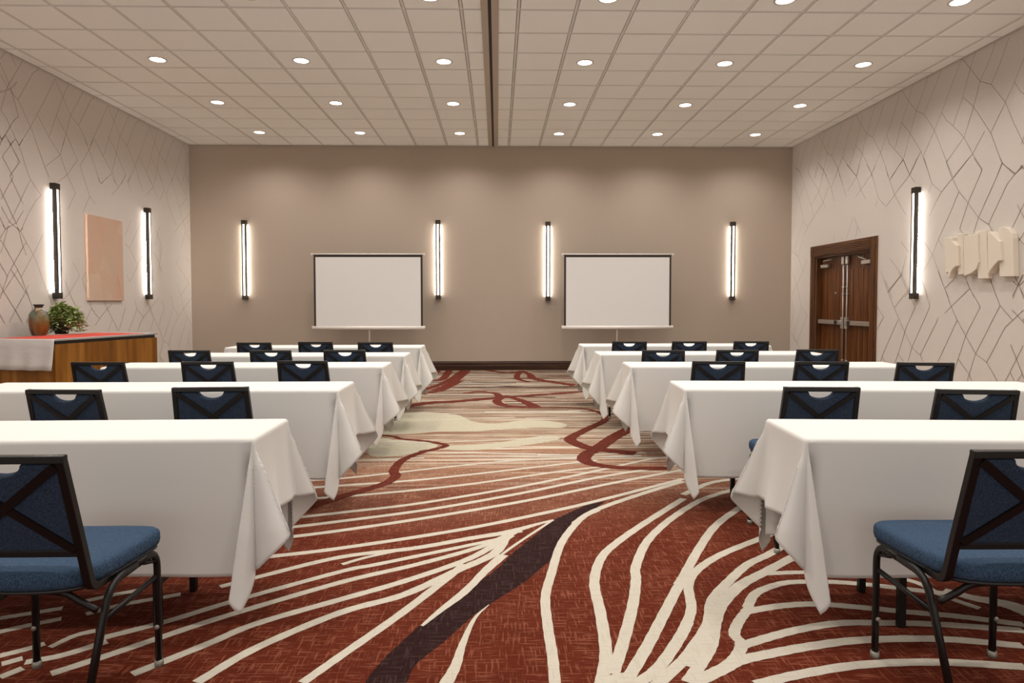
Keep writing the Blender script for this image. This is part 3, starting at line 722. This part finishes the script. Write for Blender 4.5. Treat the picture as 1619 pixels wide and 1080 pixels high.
for i, (loc, rz, lab) in enumerate(SCON):
    o = sc0 if i == 0 else copy_tree(sc0)
    o.location = loc; o.rotation_euler = (0, 0, -rz); tag(o, lab, 'wall light', 'bar wall lights')

# ------------------------------------------------------------------ things on the walls
t = thing('wall_canvas', 'tall blush beige abstract canvas hanging between two lights on left wall', 'picture', (XL, 10.42, 2.03))
obj('canvas_panel', B(0.002, 0.038, -0.462, 0.462, -0.636, 0.636), M['canvas'], t, bev=0.004)
t = thing('wall_relief', 'cream sculptural relief of curved vertical slabs on the right wall', 'wall art', (XR, 8.1, 1.93))
for k, (d, pts) in enumerate(RELIEF_PIECES):
    bm = bmesh.new(); prism(bm, [(y-8.1, z-1.93) for y, z in pts], 'x', -d, -0.001)
    obj('slab', bm, M['plaster'], t, bev=0.007, seg=3)

# ------------------------------------------------------------------ double door on the right wall
t = thing('trim_2', None, None, (XR, (DY0+DY1)/2, 0)); del t['label']; del t['category']; t['kind'] = 'structure'
hw = (DY1-DY0)/2; cw = 0.165
for s in (-1, 1):
    bm = bmesh.new(); a, b = sorted((s*hw, s*(hw+cw)))
    box(bm, -0.03, 0.0, a, b, 0, DZ+0.19); a, b = sorted((s*hw, s*(hw+0.05))); box(bm, -0.018, 0.0, a-0.0001, b, 0, DZ)
    a, b = sorted((s*(hw+0.055), s*(hw+0.13))); box(bm, -0.040, -0.03, a, b, 0, DZ+0.17)
    a, b = sorted((s*(hw-0.035), s*hw)); box(bm, 0.0, 0.19, a, b, 0, DZ)
    obj('door_casing', bm, M['casing'], t, bev=0.004)
bm = bmesh.new(); box(bm, -0.034, 0, -hw-cw+0.001, hw+cw-0.001, DZ, DZ+0.195); box(bm, 0, 0.19, -hw, hw, DZ-0.035, DZ)
for k in range(4): box(bm, -0.042, -0.034, -hw-0.02, hw+0.02, DZ+0.03+k*0.036, DZ+0.052+k*0.036)
for s in (-1, 1):
    a, b = sorted((s*(hw+0.03), s*(hw+cw-0.02))); box(bm, -0.044, -0.034, a, b, DZ+0.03, DZ+0.16)
obj('door_head', bm, M['casing_h'], t, bev=0.004)
def leaf(idx, y0, y1, hinge, label):
    # leaf spans y0..y1; hinge side given by sign
    t = thing('door_%d' % idx, label, 'door', (XR+0.10, (y0+y1)/2, 0)); t['kind'] = 'structure'
    w_ = (y1-y0)/2; bm = bmesh.new(); box(bm, 0.0, 0.045, -w_, w_, 0.008, DZ-0.04)
    for k in range(5):
        a = -w_+0.05+k*(2*w_-0.1)/5; box(bm, -0.007, 0.0, a+0.005, a+(2*w_-0.1)/5-0.005, 0.12, DZ-0.28)
    obj('leaf', bm, M['doorwood'], t, bev=0.003)
    m_ = -hinge                                   # side where the leaves meet
    ym = m_*(w_-0.06)
    bm = bmesh.new(); tube(bm, [(-0.035, ym, 0.06), (-0.035, ym, DZ-0.17)], 0.011, n=8)
    for z in (0.35, 1.5, 1.62): box(bm, -0.048, 0, ym-0.022, ym+0.022, z-0.008, z+0.008)
    obj('vertical_rod', bm, M['steel'], t, True)
    obj('top_latch', B(-0.06, -0.0075, ym-0.035, ym+0.035, DZ-0.19, DZ-0.05), M['steel'], t, bev=0.01)
    obj('center_case', B(-0.06, -0.0075, ym-0.04, ym+0.04, 0.90, 1.10), M['steel'], t, bev=0.008)
    yh = hinge*(w_-0.03); a, b = sorted((ym, yh))
    pb = obj('push_bar', B(-0.085, -0.030, a, b, 0.965, 1.045), M['steel'], t, bev=0.012, seg=3)
    a, b = sorted((ym+hinge*0.10, ym+hinge*0.2)); obj('touch_pad', B(-0.087, -0.060, a, b, 0.972, 1.038), M['blackplastic'], pb)
    yc = hinge*(w_-0.20)
    cl = obj('door_closer', B(-0.075, -0.0075, yc-0.13, yc+0.13, DZ-0.22, DZ-0.155), M['steel'], t, bev=0.012, seg=3)
    obj('closer_arm', T([(-0.06, yc, DZ-0.15), (-0.13, yc+m_*0.10, DZ-0.10), (-0.04, yc+m_*0.22, DZ-0.075)], 0.010, n=8), M['steel'], cl, True)
    if idx == 1:
        bm = bmesh.new(); lathe(bm, [(0, 0), (0.018, 0.0), (0.022, 0.006), (0, 0.008)], 16)
        bmesh.ops.rotate(bm, verts=bm.verts, matrix=Matrix.Rotation(-PI/2, 3, 'Y')); bmesh.ops.translate(bm, verts=bm.verts, vec=(-0.008, -0.08, 1.52))
        obj('peephole', bm, M['steel'], t, True)
ymid = (DY0+DY1)/2
leaf(1, ymid+0.004, DY1-0.04, 1, 'farther walnut door leaf with steel push bar and peephole')
leaf(2, DY0+0.04, ymid-0.004, -1, 'nearer walnut door leaf with steel push bar')

# ------------------------------------------------------------------ banquet chair
CW = 0.2255
def make_chair():
    t = thing('banquet_chair', '', 'chair')
    for s in (-1, 1):
        x = s*CW; zr = 0.442
        f = [(x, 0.215, 0.02), (x, 0.215, 0.3)]+bend((x, 0.215, 0.3), (x, 0.215, zr), (x, 0.0, zr), 0.07)+[(x, 0.07, zr)]
        r = [(x, 0.07, zr)]+bend((x, 0.07, zr), (x, -0.085, zr), (x, -0.262, 0.02), 0.07)+[(x, -0.262, 0.02)]
        for pts, y in ((f, 0.215), (r, -0.262)):
            lg = obj('leg', T(pts, 0.012, 0.0145, n=12), M['black'], t, True)
            obj('glide', lathe(bmesh.new(), [(0.0, 0.0), (0.0155, 0.0), (0.0165, 0.012), (0.0155, 0.026), (0.0, 0.026)], 14, x, y), M['glide'], lg, True)
            if y > 0:
                bm = bmesh.new(); lathe(bm, [(0, 0), (0.009, 0), (0.008, 0.006), (0, 0.006)], 12)
                bmesh.ops.rotate(bm, verts=bm.verts, matrix=Matrix.Rotation(PI/2, 3, 'X')); bmesh.ops.translate(bm, verts=bm.verts, vec=(x+0.002, y-0.0135, 0.155))
                obj('bumper', bm, M['glide'], lg, True)
        st = obj('stretcher', T([(x, 0.215, 0.345), (x, -0.13, 0.338)], 0.008, 0.011, n=10), M['black'], t, True)
        bm = bmesh.new(); tube(bm, [(x, 0.20, 0.405), (x, 0.12, 0.428)], 0.007, n=8)
        obj('gusset', bm, M['black'], st, True)
    for y in (-0.155, 0.17):
        z = 0.385 if y < 0 else 0.43
        P = catmull([(-CW, y, z), (-0.17, y, z+0.030), (-0.1, y, 0.446), (0.1, y, 0.446), (0.17, y, z+0.030), (CW, y, z)] if y < 0 else [(-CW, y, z), (0, y, 0.44), (CW, y, z)], 5)
        obj('cross_rail', T(P, 0.009, 0.012, n=10, up=(0, 1, 0)), M['black'], t, True)
    # cushion outline
    half = [(0.0, 0.262), (0.12, 0.262), (0.205, 0.252), (0.236, 0.222), (0.240, 0.17), (0.234, 0.05), (0.222, -0.06), (0.205, -0.125), (0.165, -0.172), (0.09, -0.196), (0.0, -0.202)]
    hv = catmull([(a, b, 0) for a, b in half], 4)
    out = [(p.x, p.y) for p in hv]+[(-p.x, p.y) for p in hv[-2:0:-1]]
    def loft(rings, crown):
        bm = bmesh.new(); R_ = []
        for z, k in rings: R_.append([bm.verts.new((a*k, (b-0.03)*k+0.03, z)) for a, b in out])
        n = len(out)
        for a, b in zip(R_, R_[1:]):
            for j in range(n): bm.faces.new((a[j], a[(j+1) % n], b[(j+1) % n], b[j]))
        bm.faces.new(R_[0][::-1])
        if crown:
            c = bm.verts.new((0, 0.03, crown))
            for j in range(n): bm.faces.new((R_[-1][j], R_[-1][(j+1) % n], c))
        else: bm.faces.new(R_[-1])
        return bm
    se = obj('seat', loft([(0.464, 0.955), (0.468, 0.985), (0.482, 1.0), (0.503, 0.998), (0.513, 0.985), (0.521, 0.95), (0.526, 0.86), (0.529, 0.6), (0.530, 0.3)], 0.530), M['blue'], t, True)
    obj('seat_pan', loft([(0.449, 0.93), (0.452, 0.965), (0.463, 0.965)], None), M['blackplastic'], se, True)
    # leaning back: s runs up the back
    def bk(x, z, off=0.0):
        y = -0.148-(z-0.46)*0.112/0.455
        n = Vector((0, 0.455, 0.112)).normalized()
        return Vector((x, y, z))+Vector((0, n.y*off, n.z*off))
    hb, ht = 0.202, 0.187
    def hx(z): return hb+(ht-hb)*(z-0.46)/0.445
    ZT = 0.905
    for s in (-1, 1):
        pts = [Vector((s*0.20, -0.02, 0.452)), Vector((s*0.202, -0.10, 0.453))]+bend((s*0.202, -0.10, 0.453), (s*0.203, -0.150, 0.453), bk(s*hx(0.6), 0.6), 0.035)+[bk(s*hx(0.6), 0.6), bk(s*hx(ZT-0.001), ZT-0.001)]
        fr = obj('back_post', T(pts, 0.013, 0.013, square=True), M['black'], t, bev=0.003)
    bm = bmesh.new(); tube(bm, [bk(-ht-0.013, ZT-0.012), bk(ht+0.013, ZT-0.012)], 0.0145, 0.012, square=True, up=(0, 1, 0)); obj('top_rail', bm, M['black'], t, bev=0.003)
    bm = bmesh.new(); tube(bm, [bk(-hx(0.58)+0.01, 0.580), bk(hx(0.58)-0.01, 0.580)], 0.012, 0.010, square=True, up=(0, 1, 0)); obj('bottom_rail', bm, M['black'], t, bev=0.002)
    z0, z1 = 0.592, ZT-0.026
    dip = [(0.066*math.cos(a), z1-0.040*math.sin(a)) for a in [PI*k/14 for k in range(15)]]
    outl = [(-hx(z0)+0.012, z0), (hx(z0)-0.012, z0), (hx(z1)-0.012, z1)]+dip+[(-hx(z1)+0.012, z1)]
    bm = bmesh.new(); lo = [bm.verts.new(bk(x, z, -0.010)) for x, z in outl]; hi = [bm.verts.new(bk(x, z, 0.024)) for x, z in outl]
    bm.faces.new(lo); bm.faces.new(hi[::-1]); n = len(outl)
    for i in range(n): bm.faces.new((lo[i], lo[(i+1) % n], hi[(i+1) % n], hi[i]))
    obj('back_pad', bm, M['navy'], t, bev=0.006)
    for s in (-1, 1):
        obj('cross_brace', T([bk(-s*(hx(z0)-0.012), z0+0.004, -0.0125-0.001*s), bk(s*(hx(z1)-0.014), z1-0.004, -0.0125-0.001*s)], 0.0045, 0.0135, square=True, up=(0, 1, 0.25)), M['black'], t)
    return t
ch0 = make_chair()
used = []
def chair(x, y, rot, label):
    o = ch0 if not used else copy_tree(ch0); used.append(1)
    o.location = (x, y, 0); o.rotation_euler = (0, 0, math.radians(rot)); tag(o, label, 'chair', 'blue banquet chairs at the tables')
ROWN = {1: 'nearest', 2: 'second nearest', 3: 'middle', 4: 'second farthest', 5: 'farthest'}
def rowchairs(side, row, spec):
    # spec: (x of back, y of back top, rotation)
    n = len(spec)
    for k, (x, y, r) in enumerate(spec):
        who = {1: ['only one in view'], 2: ['left of two', 'right of two'], 3: ['left of three', 'middle of three', 'right of three']}[n][k]
        a = math.radians(r); yy = 0.2575
        chair(x-math.sin(a)*yy*1.0, y+math.cos(a)*yy, r, 'blue seated black framed banquet chair at the %s %s table, %s' % (ROWN[row], side, who))
rowchairs('left', 1, [(-1.496, 2.003, 0)])
rowchairs('right', 1, [(1.662, 1.995, -1)])
rowchairs('left', 2, [(-2.281, 3.53, -4), (-1.549, 3.61, 3)])
rowchairs('left', 3, [(-3.073, 5.17, 0), (-2.244, 5.18, -1), (-1.529, 5.23, -5)])
rowchairs('left', 4, [(-2.953, 6.42, -3), (-2.173, 6.40, -4), (-1.472, 6.42, -1)])
rowchairs('left', 5, [(-2.786, 7.66, -4), (-2.111, 7.75, -3), (-1.403, 7.66, -1)])
rowchairs('right', 2, [(1.742, 3.52, -4), (2.496, 3.39, -8)])
rowchairs('right', 3, [(1.707, 5.08, -5), (2.487, 5.03, -5), (3.227, 4.93, -9)])
rowchairs('right', 4, [(1.577, 6.27, -6), (2.295, 6.29, -2), (3.087, 6.33, -2)])
rowchairs('right', 5, [(1.539, 7.70, -2), (2.241, 7.70, -3), (2.969, 7.70, -5)])

# ------------------------------------------------------------------ tables and tablecloths
TZ, TW, TL = 0.805, 0.45, 2.40
DF, DE = 0.575, 0.385
def make_table():
    t = thing('folding_table', '', 'table')
    obj('tabletop', B(-TL/2+0.008, TL/2-0.008, -TW/2+0.008, TW/2-0.008, TZ-0.035, TZ-0.006), M['tabletop'], t, bev=0.004)
    for s in (-1, 1):
        xx = s*(TL/2-0.42)
        for y in (-0.17, 0.17): obj('leg', B(xx-0.015, xx+0.015, y-0.015, y+0.015, 0.0, TZ-0.036), M['black'], t, bev=0.003)
        bm = bmesh.new(); box(bm, xx-0.011, xx+0.011, -0.154, 0.154, 0.17, 0.2); box(bm, xx-0.011, xx+0.011, -0.154, 0.154, 0.62, 0.645)
        obj('crossbar', bm, M['black'], t)
    return t
def cloth_mesh(seed):
    R_ = random.Random(seed); r = 0.014
    def arc(s):
        if s < r*PI/2: return r*math.sin(s/r), r*(1-math.cos(s/r))
        return r, r+(s-r*PI/2)
    def spread(e, n): return [e*(k/n)**1.15 for k in range(1, n+1)]
    ue, ve = spread(DE, 30), spread(DF, 42)
    U = [-TL/2-a for a in ue[::-1]]+[-TL/2+TL*k/40 for k in range(41)]+[TL/2+a for a in ue]
    V = [-TW/2-a for a in ve[::-1]]+[-TW/2+TW*k/8 for k in range(9)]+[TW/2+a for a in ve]
    ph = [R_.uniform(0, 6.28) for _ in range(8)]
    cor = {(sx, sy): (R_.uniform(0.26, 0.36), R_.uniform(0.12, 0.17), R_.uniform(14, 26), R_.uniform(84, 100), R_.uniform(0.46, 0.54)) for sx in (-1, 1) for sy in (-1, 1)}
    bm = bmesh.new(); G = []
    for u in U:
        row = []
        for v in V:
            au, av = max(abs(u)-TL/2, 0), max(abs(v)-TW/2, 0); sx = 1 if u > 0 else -1; sy = 1 if v > 0 else -1
            if au < 1e-9 and av < 1e-9: p = (u, v, TZ)
            elif av < 1e-9:      # end skirt
                h, d = arc(au); k = au/DE
                wv = 0.020*k*k*(math.sin(v*19+ph[0])+0.6*math.sin(v*31+ph[1]))*max(0, 1-abs(v)/(TW/2))**0.5
                p = (sx*(TL/2+h+0.03*k*k+wv), v, TZ-d)
            elif au < 1e-9:      # long skirt
                h, d = arc(av); k = av/DF; near = math.exp(-(TL/2-abs(u))/0.22); edge = min(1, (TL/2-abs(u))/0.06)
                wv = k*k*edge*(0.007*math.sin(u*5+ph[2])+0.004*math.sin(u*11+ph[3])+near*0.022*math.sin((TL/2-abs(u))*52+ph[4]))
                p = (u, sy*(TW/2+h+0.008*k+wv), TZ-d+0.004*k*math.sin(u*7+ph[5])*edge)
            else:                # corner: two hanging folds
                s = math.hypot(au, av); t_ = math.atan2(av, au)/(PI/2); A1, A2, z1, z2, mid = cor[(sx, sy)]
                h, d0 = arc(s)
                ease = min(1, s/0.12); k = s/DE; ix = 0.0
                if t_ < mid: lo = math.sin(PI*t_/mid)**0.8*A1; az = z1*min(1, t_/(mid*0.35)) if t_ < mid*0.6 else z1+(60-z1)*(t_/mid-0.6)/0.4
                else:
                    q = (t_-mid)/(1-mid); az = 60+30*min(1, q/0.3)
                    lo = A2*math.sin(PI*min(q/0.9, 1)**0.85)**1.2 if q < 0.9 else 0.0
                    ix = 0.20*(math.sin(PI*min(1, q/0.8)*0.5)**2 if q < 0.4 else 0.5*(1-(q-0.4)/0.6)**0.7)
                ba = 0.03*min(1, k)**2*(1-t_)+0.008*t_*min(1, s/DF)
                rho = h+ba+(s-h)*lo*ease if s > h else h
                dz = math.sqrt(max(s*s-rho*rho, 0)); m_ = ease*min(1, lo*8)
                dz = d0*(1-m_)+dz*m_
                a = math.radians(az); ix = ix*max(0, s-0.05)
                p = (sx*(TL/2+rho*math.cos(a)-ix), sy*(TW/2+rho*math.sin(a)), max(TZ-dz, 0.006))
            row.append(bm.verts.new(p))
        G.append(row)
    for i in range(len(U)-1):
        for j in range(len(V)-1): bm.faces.new((G[i][j], G[i+1][j], G[i+1][j+1], G[i][j+1]))
    return bm
cloths = []
for k in range(4):
    o = obj('tablecloth', cloth_mesh(11+k*7), M['cloth'], None, True)
    so = o.modifiers.new('solid', 'SOLIDIFY'); so.thickness = 0.0015; so.offset = -1
    cloths.append(o)
tb0 = make_table(); n_t = 0
TABLES = [('left', 1, -1.015, 2.968, 1.0), ('left', 2, -1.025, 4.475, 0), ('left', 3, -1.005, 6.015, 0), ('left', 4, -0.985, 7.22, 0), ('left', 5, -0.965, 8.53, 0),
          ('right', 1, 1.28, 2.90, -3.4), ('right', 2, 1.225, 4.455, -3.0), ('right', 3, 1.175, 5.955, -2), ('right', 4, 1.115, 7.31, -1), ('right', 5, 1.105, 8.70, -0.5)]
for side, row, xe, y, r in TABLES:
    a = math.radians(r); s = -1 if side == 'left' else 1
    cx, cy = xe+s*TL/2*math.cos(a), y+s*TL/2*math.sin(a)
    o = tb0 if n_t == 0 else copy_tree(tb0)
    o.location = (cx, cy, 0); o.rotation_euler = (0, 0, a)
    tag(o, 'long folding table in the %s row on the %s, hidden under white cloth' % (ROWN[row], side), 'table', 'long folding tables')
    c = cloths[n_t] if n_t < 4 else copy_tree(cloths[(n_t*3+1) % 4])
    c.location = (cx, cy, 0); c.rotation_euler = (0, 0, a+(PI if side == 'right' and row % 2 else 0))
    tag(c, 'white tablecloth draped over the %s table on the %s of the aisle' % (ROWN[row], side), 'tablecloth', 'white tablecloths')
    n_t += 1

# ------------------------------------------------------------------ buffet cabinet with cloth, runner, vase and plant
c1, c2 = Vector((-5.03, 7.66)), Vector((-4.67, 9.22)); ln = (c2-c1).length; ang = math.atan2(c2.y-c1.y, c2.x-c1.x); CD = 0.92; CH = 0.945
# local: x along the front (0..ln), y back towards the wall (0..CD)
def cab(name, label, cat): return thing(name, label, cat, (c1.x, c1.y, 0), ang)
t = cab('buffet_cabinet', 'teak veneered buffet cabinet against the left wall under a white cloth', 'cabinet')
obj('plinth', B(0.04, ln-0.04, 0.05, CD-0.03, 0.0, 0.08), M['blackplastic'], t)
obj('body', B(0.012, ln-0.012, 0.022, CD, 0.08, CH-0.055), M['cabwood'], t)
obj('front_panel', B(0.0, ln*0.80-0.002, 0.0, 0.02, 0.08, CH-0.06), M['cabwood'], t, bev=0.002)
obj('front_panel', B(ln*0.80+0.002, ln, 0.0, 0.02, 0.08, CH-0.06), M['cabwood'], t, bev=0.002)
obj('end_panel', B(-0.012, 0.010, 0.022, CD, 0.08, CH-0.06), M['cabwood'], t, bev=0.002)
obj('shadow_gap_strip', B(0.02, ln-0.02, 0.016, CD-0.02, CH-0.0548, CH-0.02), M['blackplastic'], t)  # black strip stands in for the shade of the gap below the top
obj('countertop', B(-0.012, ln+0.005, -0.012, CD, CH-0.0198, CH-0.004), M['tabletop'], t, bev=0.002)
bm = bmesh.new()      # cloth covers the top and hangs down the near end
prof = [(ln+0.006, CH), (ln*0.5, CH), (0.0, CH), (-0.014, CH-0.001), (-0.020, CH-0.012), (-0.022, CH-0.10), (-0.026, CH-0.2), (-0.03, CH-0.29), (-0.032, CH-0.355)]
ny = 24; G = []
for i, (x, z) in enumerate(prof):
    row = []
    for j in range(ny+1):
        y = -0.014+(CD+0.0)*j/ny; k = max(0, i-4)/4
        row.append(bm.verts.new((x-0.02*k*(1+math.sin(j*0.9+1.0)*0.8), y+0.01*k*math.sin(j*0.4), z)))
    G.append(row)
for i in range(len(prof)-1):
    for j in range(ny): bm.faces.new((G[i][j], G[i+1][j], G[i+1][j+1], G[i][j+1]))
o = obj('tablecloth', bm, M['cabcloth'], None, True); o.location = (c1.x, c1.y, 0); o.rotation_euler = (0, 0, ang)
so = o.modifiers.new('solid', 'SOLIDIFY'); so.thickness = 0.002; so.offset = 0
tag(o, 'white cloth over the wooden buffet cabinet, hanging down its near end', 'tablecloth')
o = obj('table_runner', B(0.015, ln-0.16, 0.05, CD-0.10, CH+0.0015, CH+0.0045), M['red'], None)
o.location = (c1.x, c1.y, 0); o.rotation_euler = (0, 0, ang); tag(o, 'red runner laid along the cloth on top of the buffet cabinet', 'table runner')
ZS = CH+0.005
t = thing('ceramic_vase', 'glazed brown and teal ceramic vase with pale neck on the red runner', 'vase', (-5.77, 8.50, ZS))
obj('vase_body', lathe(bmesh.new(), [(0.0, 0.0), (0.075, 0.0), (0.085, 0.01), (0.105, 0.09), (0.112, 0.18), (0.107, 0.25), (0.092, 0.29), (0.070, 0.315), (0.048, 0.335), (0.040, 0.352), (0.0, 0.352)], 32), M['glaze'], t, True)
obj('neck', lathe(bmesh.new(), [(0.0, 0.35), (0.042, 0.35), (0.046, 0.365), (0.060, 0.385), (0.058, 0.392), (0.0, 0.38)], 28), M['terracotta'], t, True)
t = thing('potted_plant', 'bushy green trailing plant in a dark pot beside the ceramic vase', 'plant', (-5.75, 8.90, ZS)); t.scale = (0.88, 0.88, 0.88)
obj('pot', lathe(bmesh.new(), [(0.0, 0.0), (0.085, 0.0), (0.115, 0.15), (0.122, 0.155), (0.122, 0.175), (0.106, 0.175), (0.10, 0.15), (0.0, 0.15)], 24), M['terracotta'], t, True)
R_ = random.Random(3); bl = bmesh.new(); bs = bmesh.new()
for k in range(110):
    az = R_.uniform(0, 2*PI); reach = R_.uniform(0.06, 0.36); top = R_.uniform(0.22, 0.42)*(1.15-reach); end = top*R_.uniform(0.1, 0.9) if reach > 0.16 else top
    dx, dy = math.cos(az), math.sin(az)*0.62
    if dx < -0.2: reach *= 0.62
    P = catmull([(0.05*dx, 0.05*dy, 0.14), (reach*0.4*dx, reach*0.4*dy, top*0.95), (reach*0.75*dx, reach*0.75*dy, top), (reach*dx, reach*dy, max(end*0.8, 0.03))], 4)
    tube(bs, P, 0.003, n=5)
    for q in P[2::1]:
        for _ in range(2):
            l = R_.uniform(0.06, 0.11); a = R_.uniform(0, 2*PI); tl = R_.uniform(-0.5, 0.7)
            d = Vector((math.cos(a)*math.cos(tl), math.sin(a)*math.cos(tl), math.sin(tl))); s = d.cross(Vector((0, 0, 1)))
            if s.length < 0.1: continue
            s.normalize(); n_ = s.cross(d); w_ = l*0.27
            q0 = Vector(q); pts = [(0, 0, 0), (0.3, 0.8, 0.05), (0.6, 0.75, 0.06), (1.0, 0, -0.08), (0.6, -0.75, 0.06), (0.3, -0.8, 0.05)]
            vv = [bl.verts.new([c for c in (q0+d*(a_*l)+s*(b_*w_)+n_*(c_*l))]) for a_, b_, c_ in pts]
            for v in vv: v.co.z = max(v.co.z, 0.008)
            bl.faces.new((vv[0], vv[1], vv[2], vv[3])); bl.faces.new((vv[0], vv[3], vv[4], vv[5]))
obj('foliage', bl, M['leaf'], t, True); obj('stems', bs, M['stem'], t, True)

# ------------------------------------------------------------------ tripod projection screens
def make_screen():
    # local: x across, z up, facing -y; stands at the origin
    t = thing('projection_screen', '', 'projection screen')
    W_, zb, zt = 1.02, 0.90, 2.258
    obj('bottom_case', T([(-1.062, 0.012, zb-0.018), (1.062, 0.012, zb-0.018)], 0.030, 0.036, n=16, up=(0, 1, 0)), M['white_metal'], t, True)
    bd = obj('border', B(-W_, W_, 0.001, 0.006, zb+0.014, zt), M['screenback'], t)
    obj('screen_fabric', B(-W_+0.036, W_-0.036, -0.002, 0.0008, zb+0.014, zt-0.045), M['screen'], bd)
    tb = obj('top_bar', T([(-1.05, 0.004, zt+0.012), (1.05, 0.004, zt+0.012)], 0.010, 0.012, n=12, up=(0, 1, 0)), M['white_metal'], t, True)
    for s in (-1, 1): obj('end_cap', B(s*1.052-0.012, s*1.052+0.012, -0.010, 0.018, zt-0.006, zt+0.030), M['white_metal'], tb)
    obj('pole', T([(0, 0.06, 0.25), (0, 0.06, zt+0.03)], 0.014, n=12), M['white_metal'], t, True)
    obj('hanger', B(-0.02, 0.02, 0.012, 0.075, zt-0.005, zt+0.032), M['blackplastic'], t)
    obj('case_bracket', B(-0.03, 0.03, 0.045, 0.08, zb-0.06, zb+0.03), M['blackplastic'], t)
    for k in range(3):
        a = PI/2+PI/3+k*2*PI/3; d = Vector((math.cos(a), math.sin(a), 0))
        obj('leg', T([Vector((0, 0.06, 0.52))+d*0.016, Vector((0, 0.06, 0.02))+d*0.45, Vector((0, 0.06, 0.012))+d*0.49], 0.009, 0.012, n=10, up=(-d.y, d.x, 0)), M['white_metal'], t, True)
    return t
sc = make_screen(); sc.location = (-2.428, 12.6, 0.0)
tag(sc, 'white tripod projection screen with black border on the left of the back wall', 'projection screen', 'tripod projection screens')
s2 = copy_tree(sc); s2.location = (2.287, 12.6, -0.0)
tag(s2, 'white tripod projection screen with black border on the right of the back wall', 'projection screen', 'tripod projection screens')
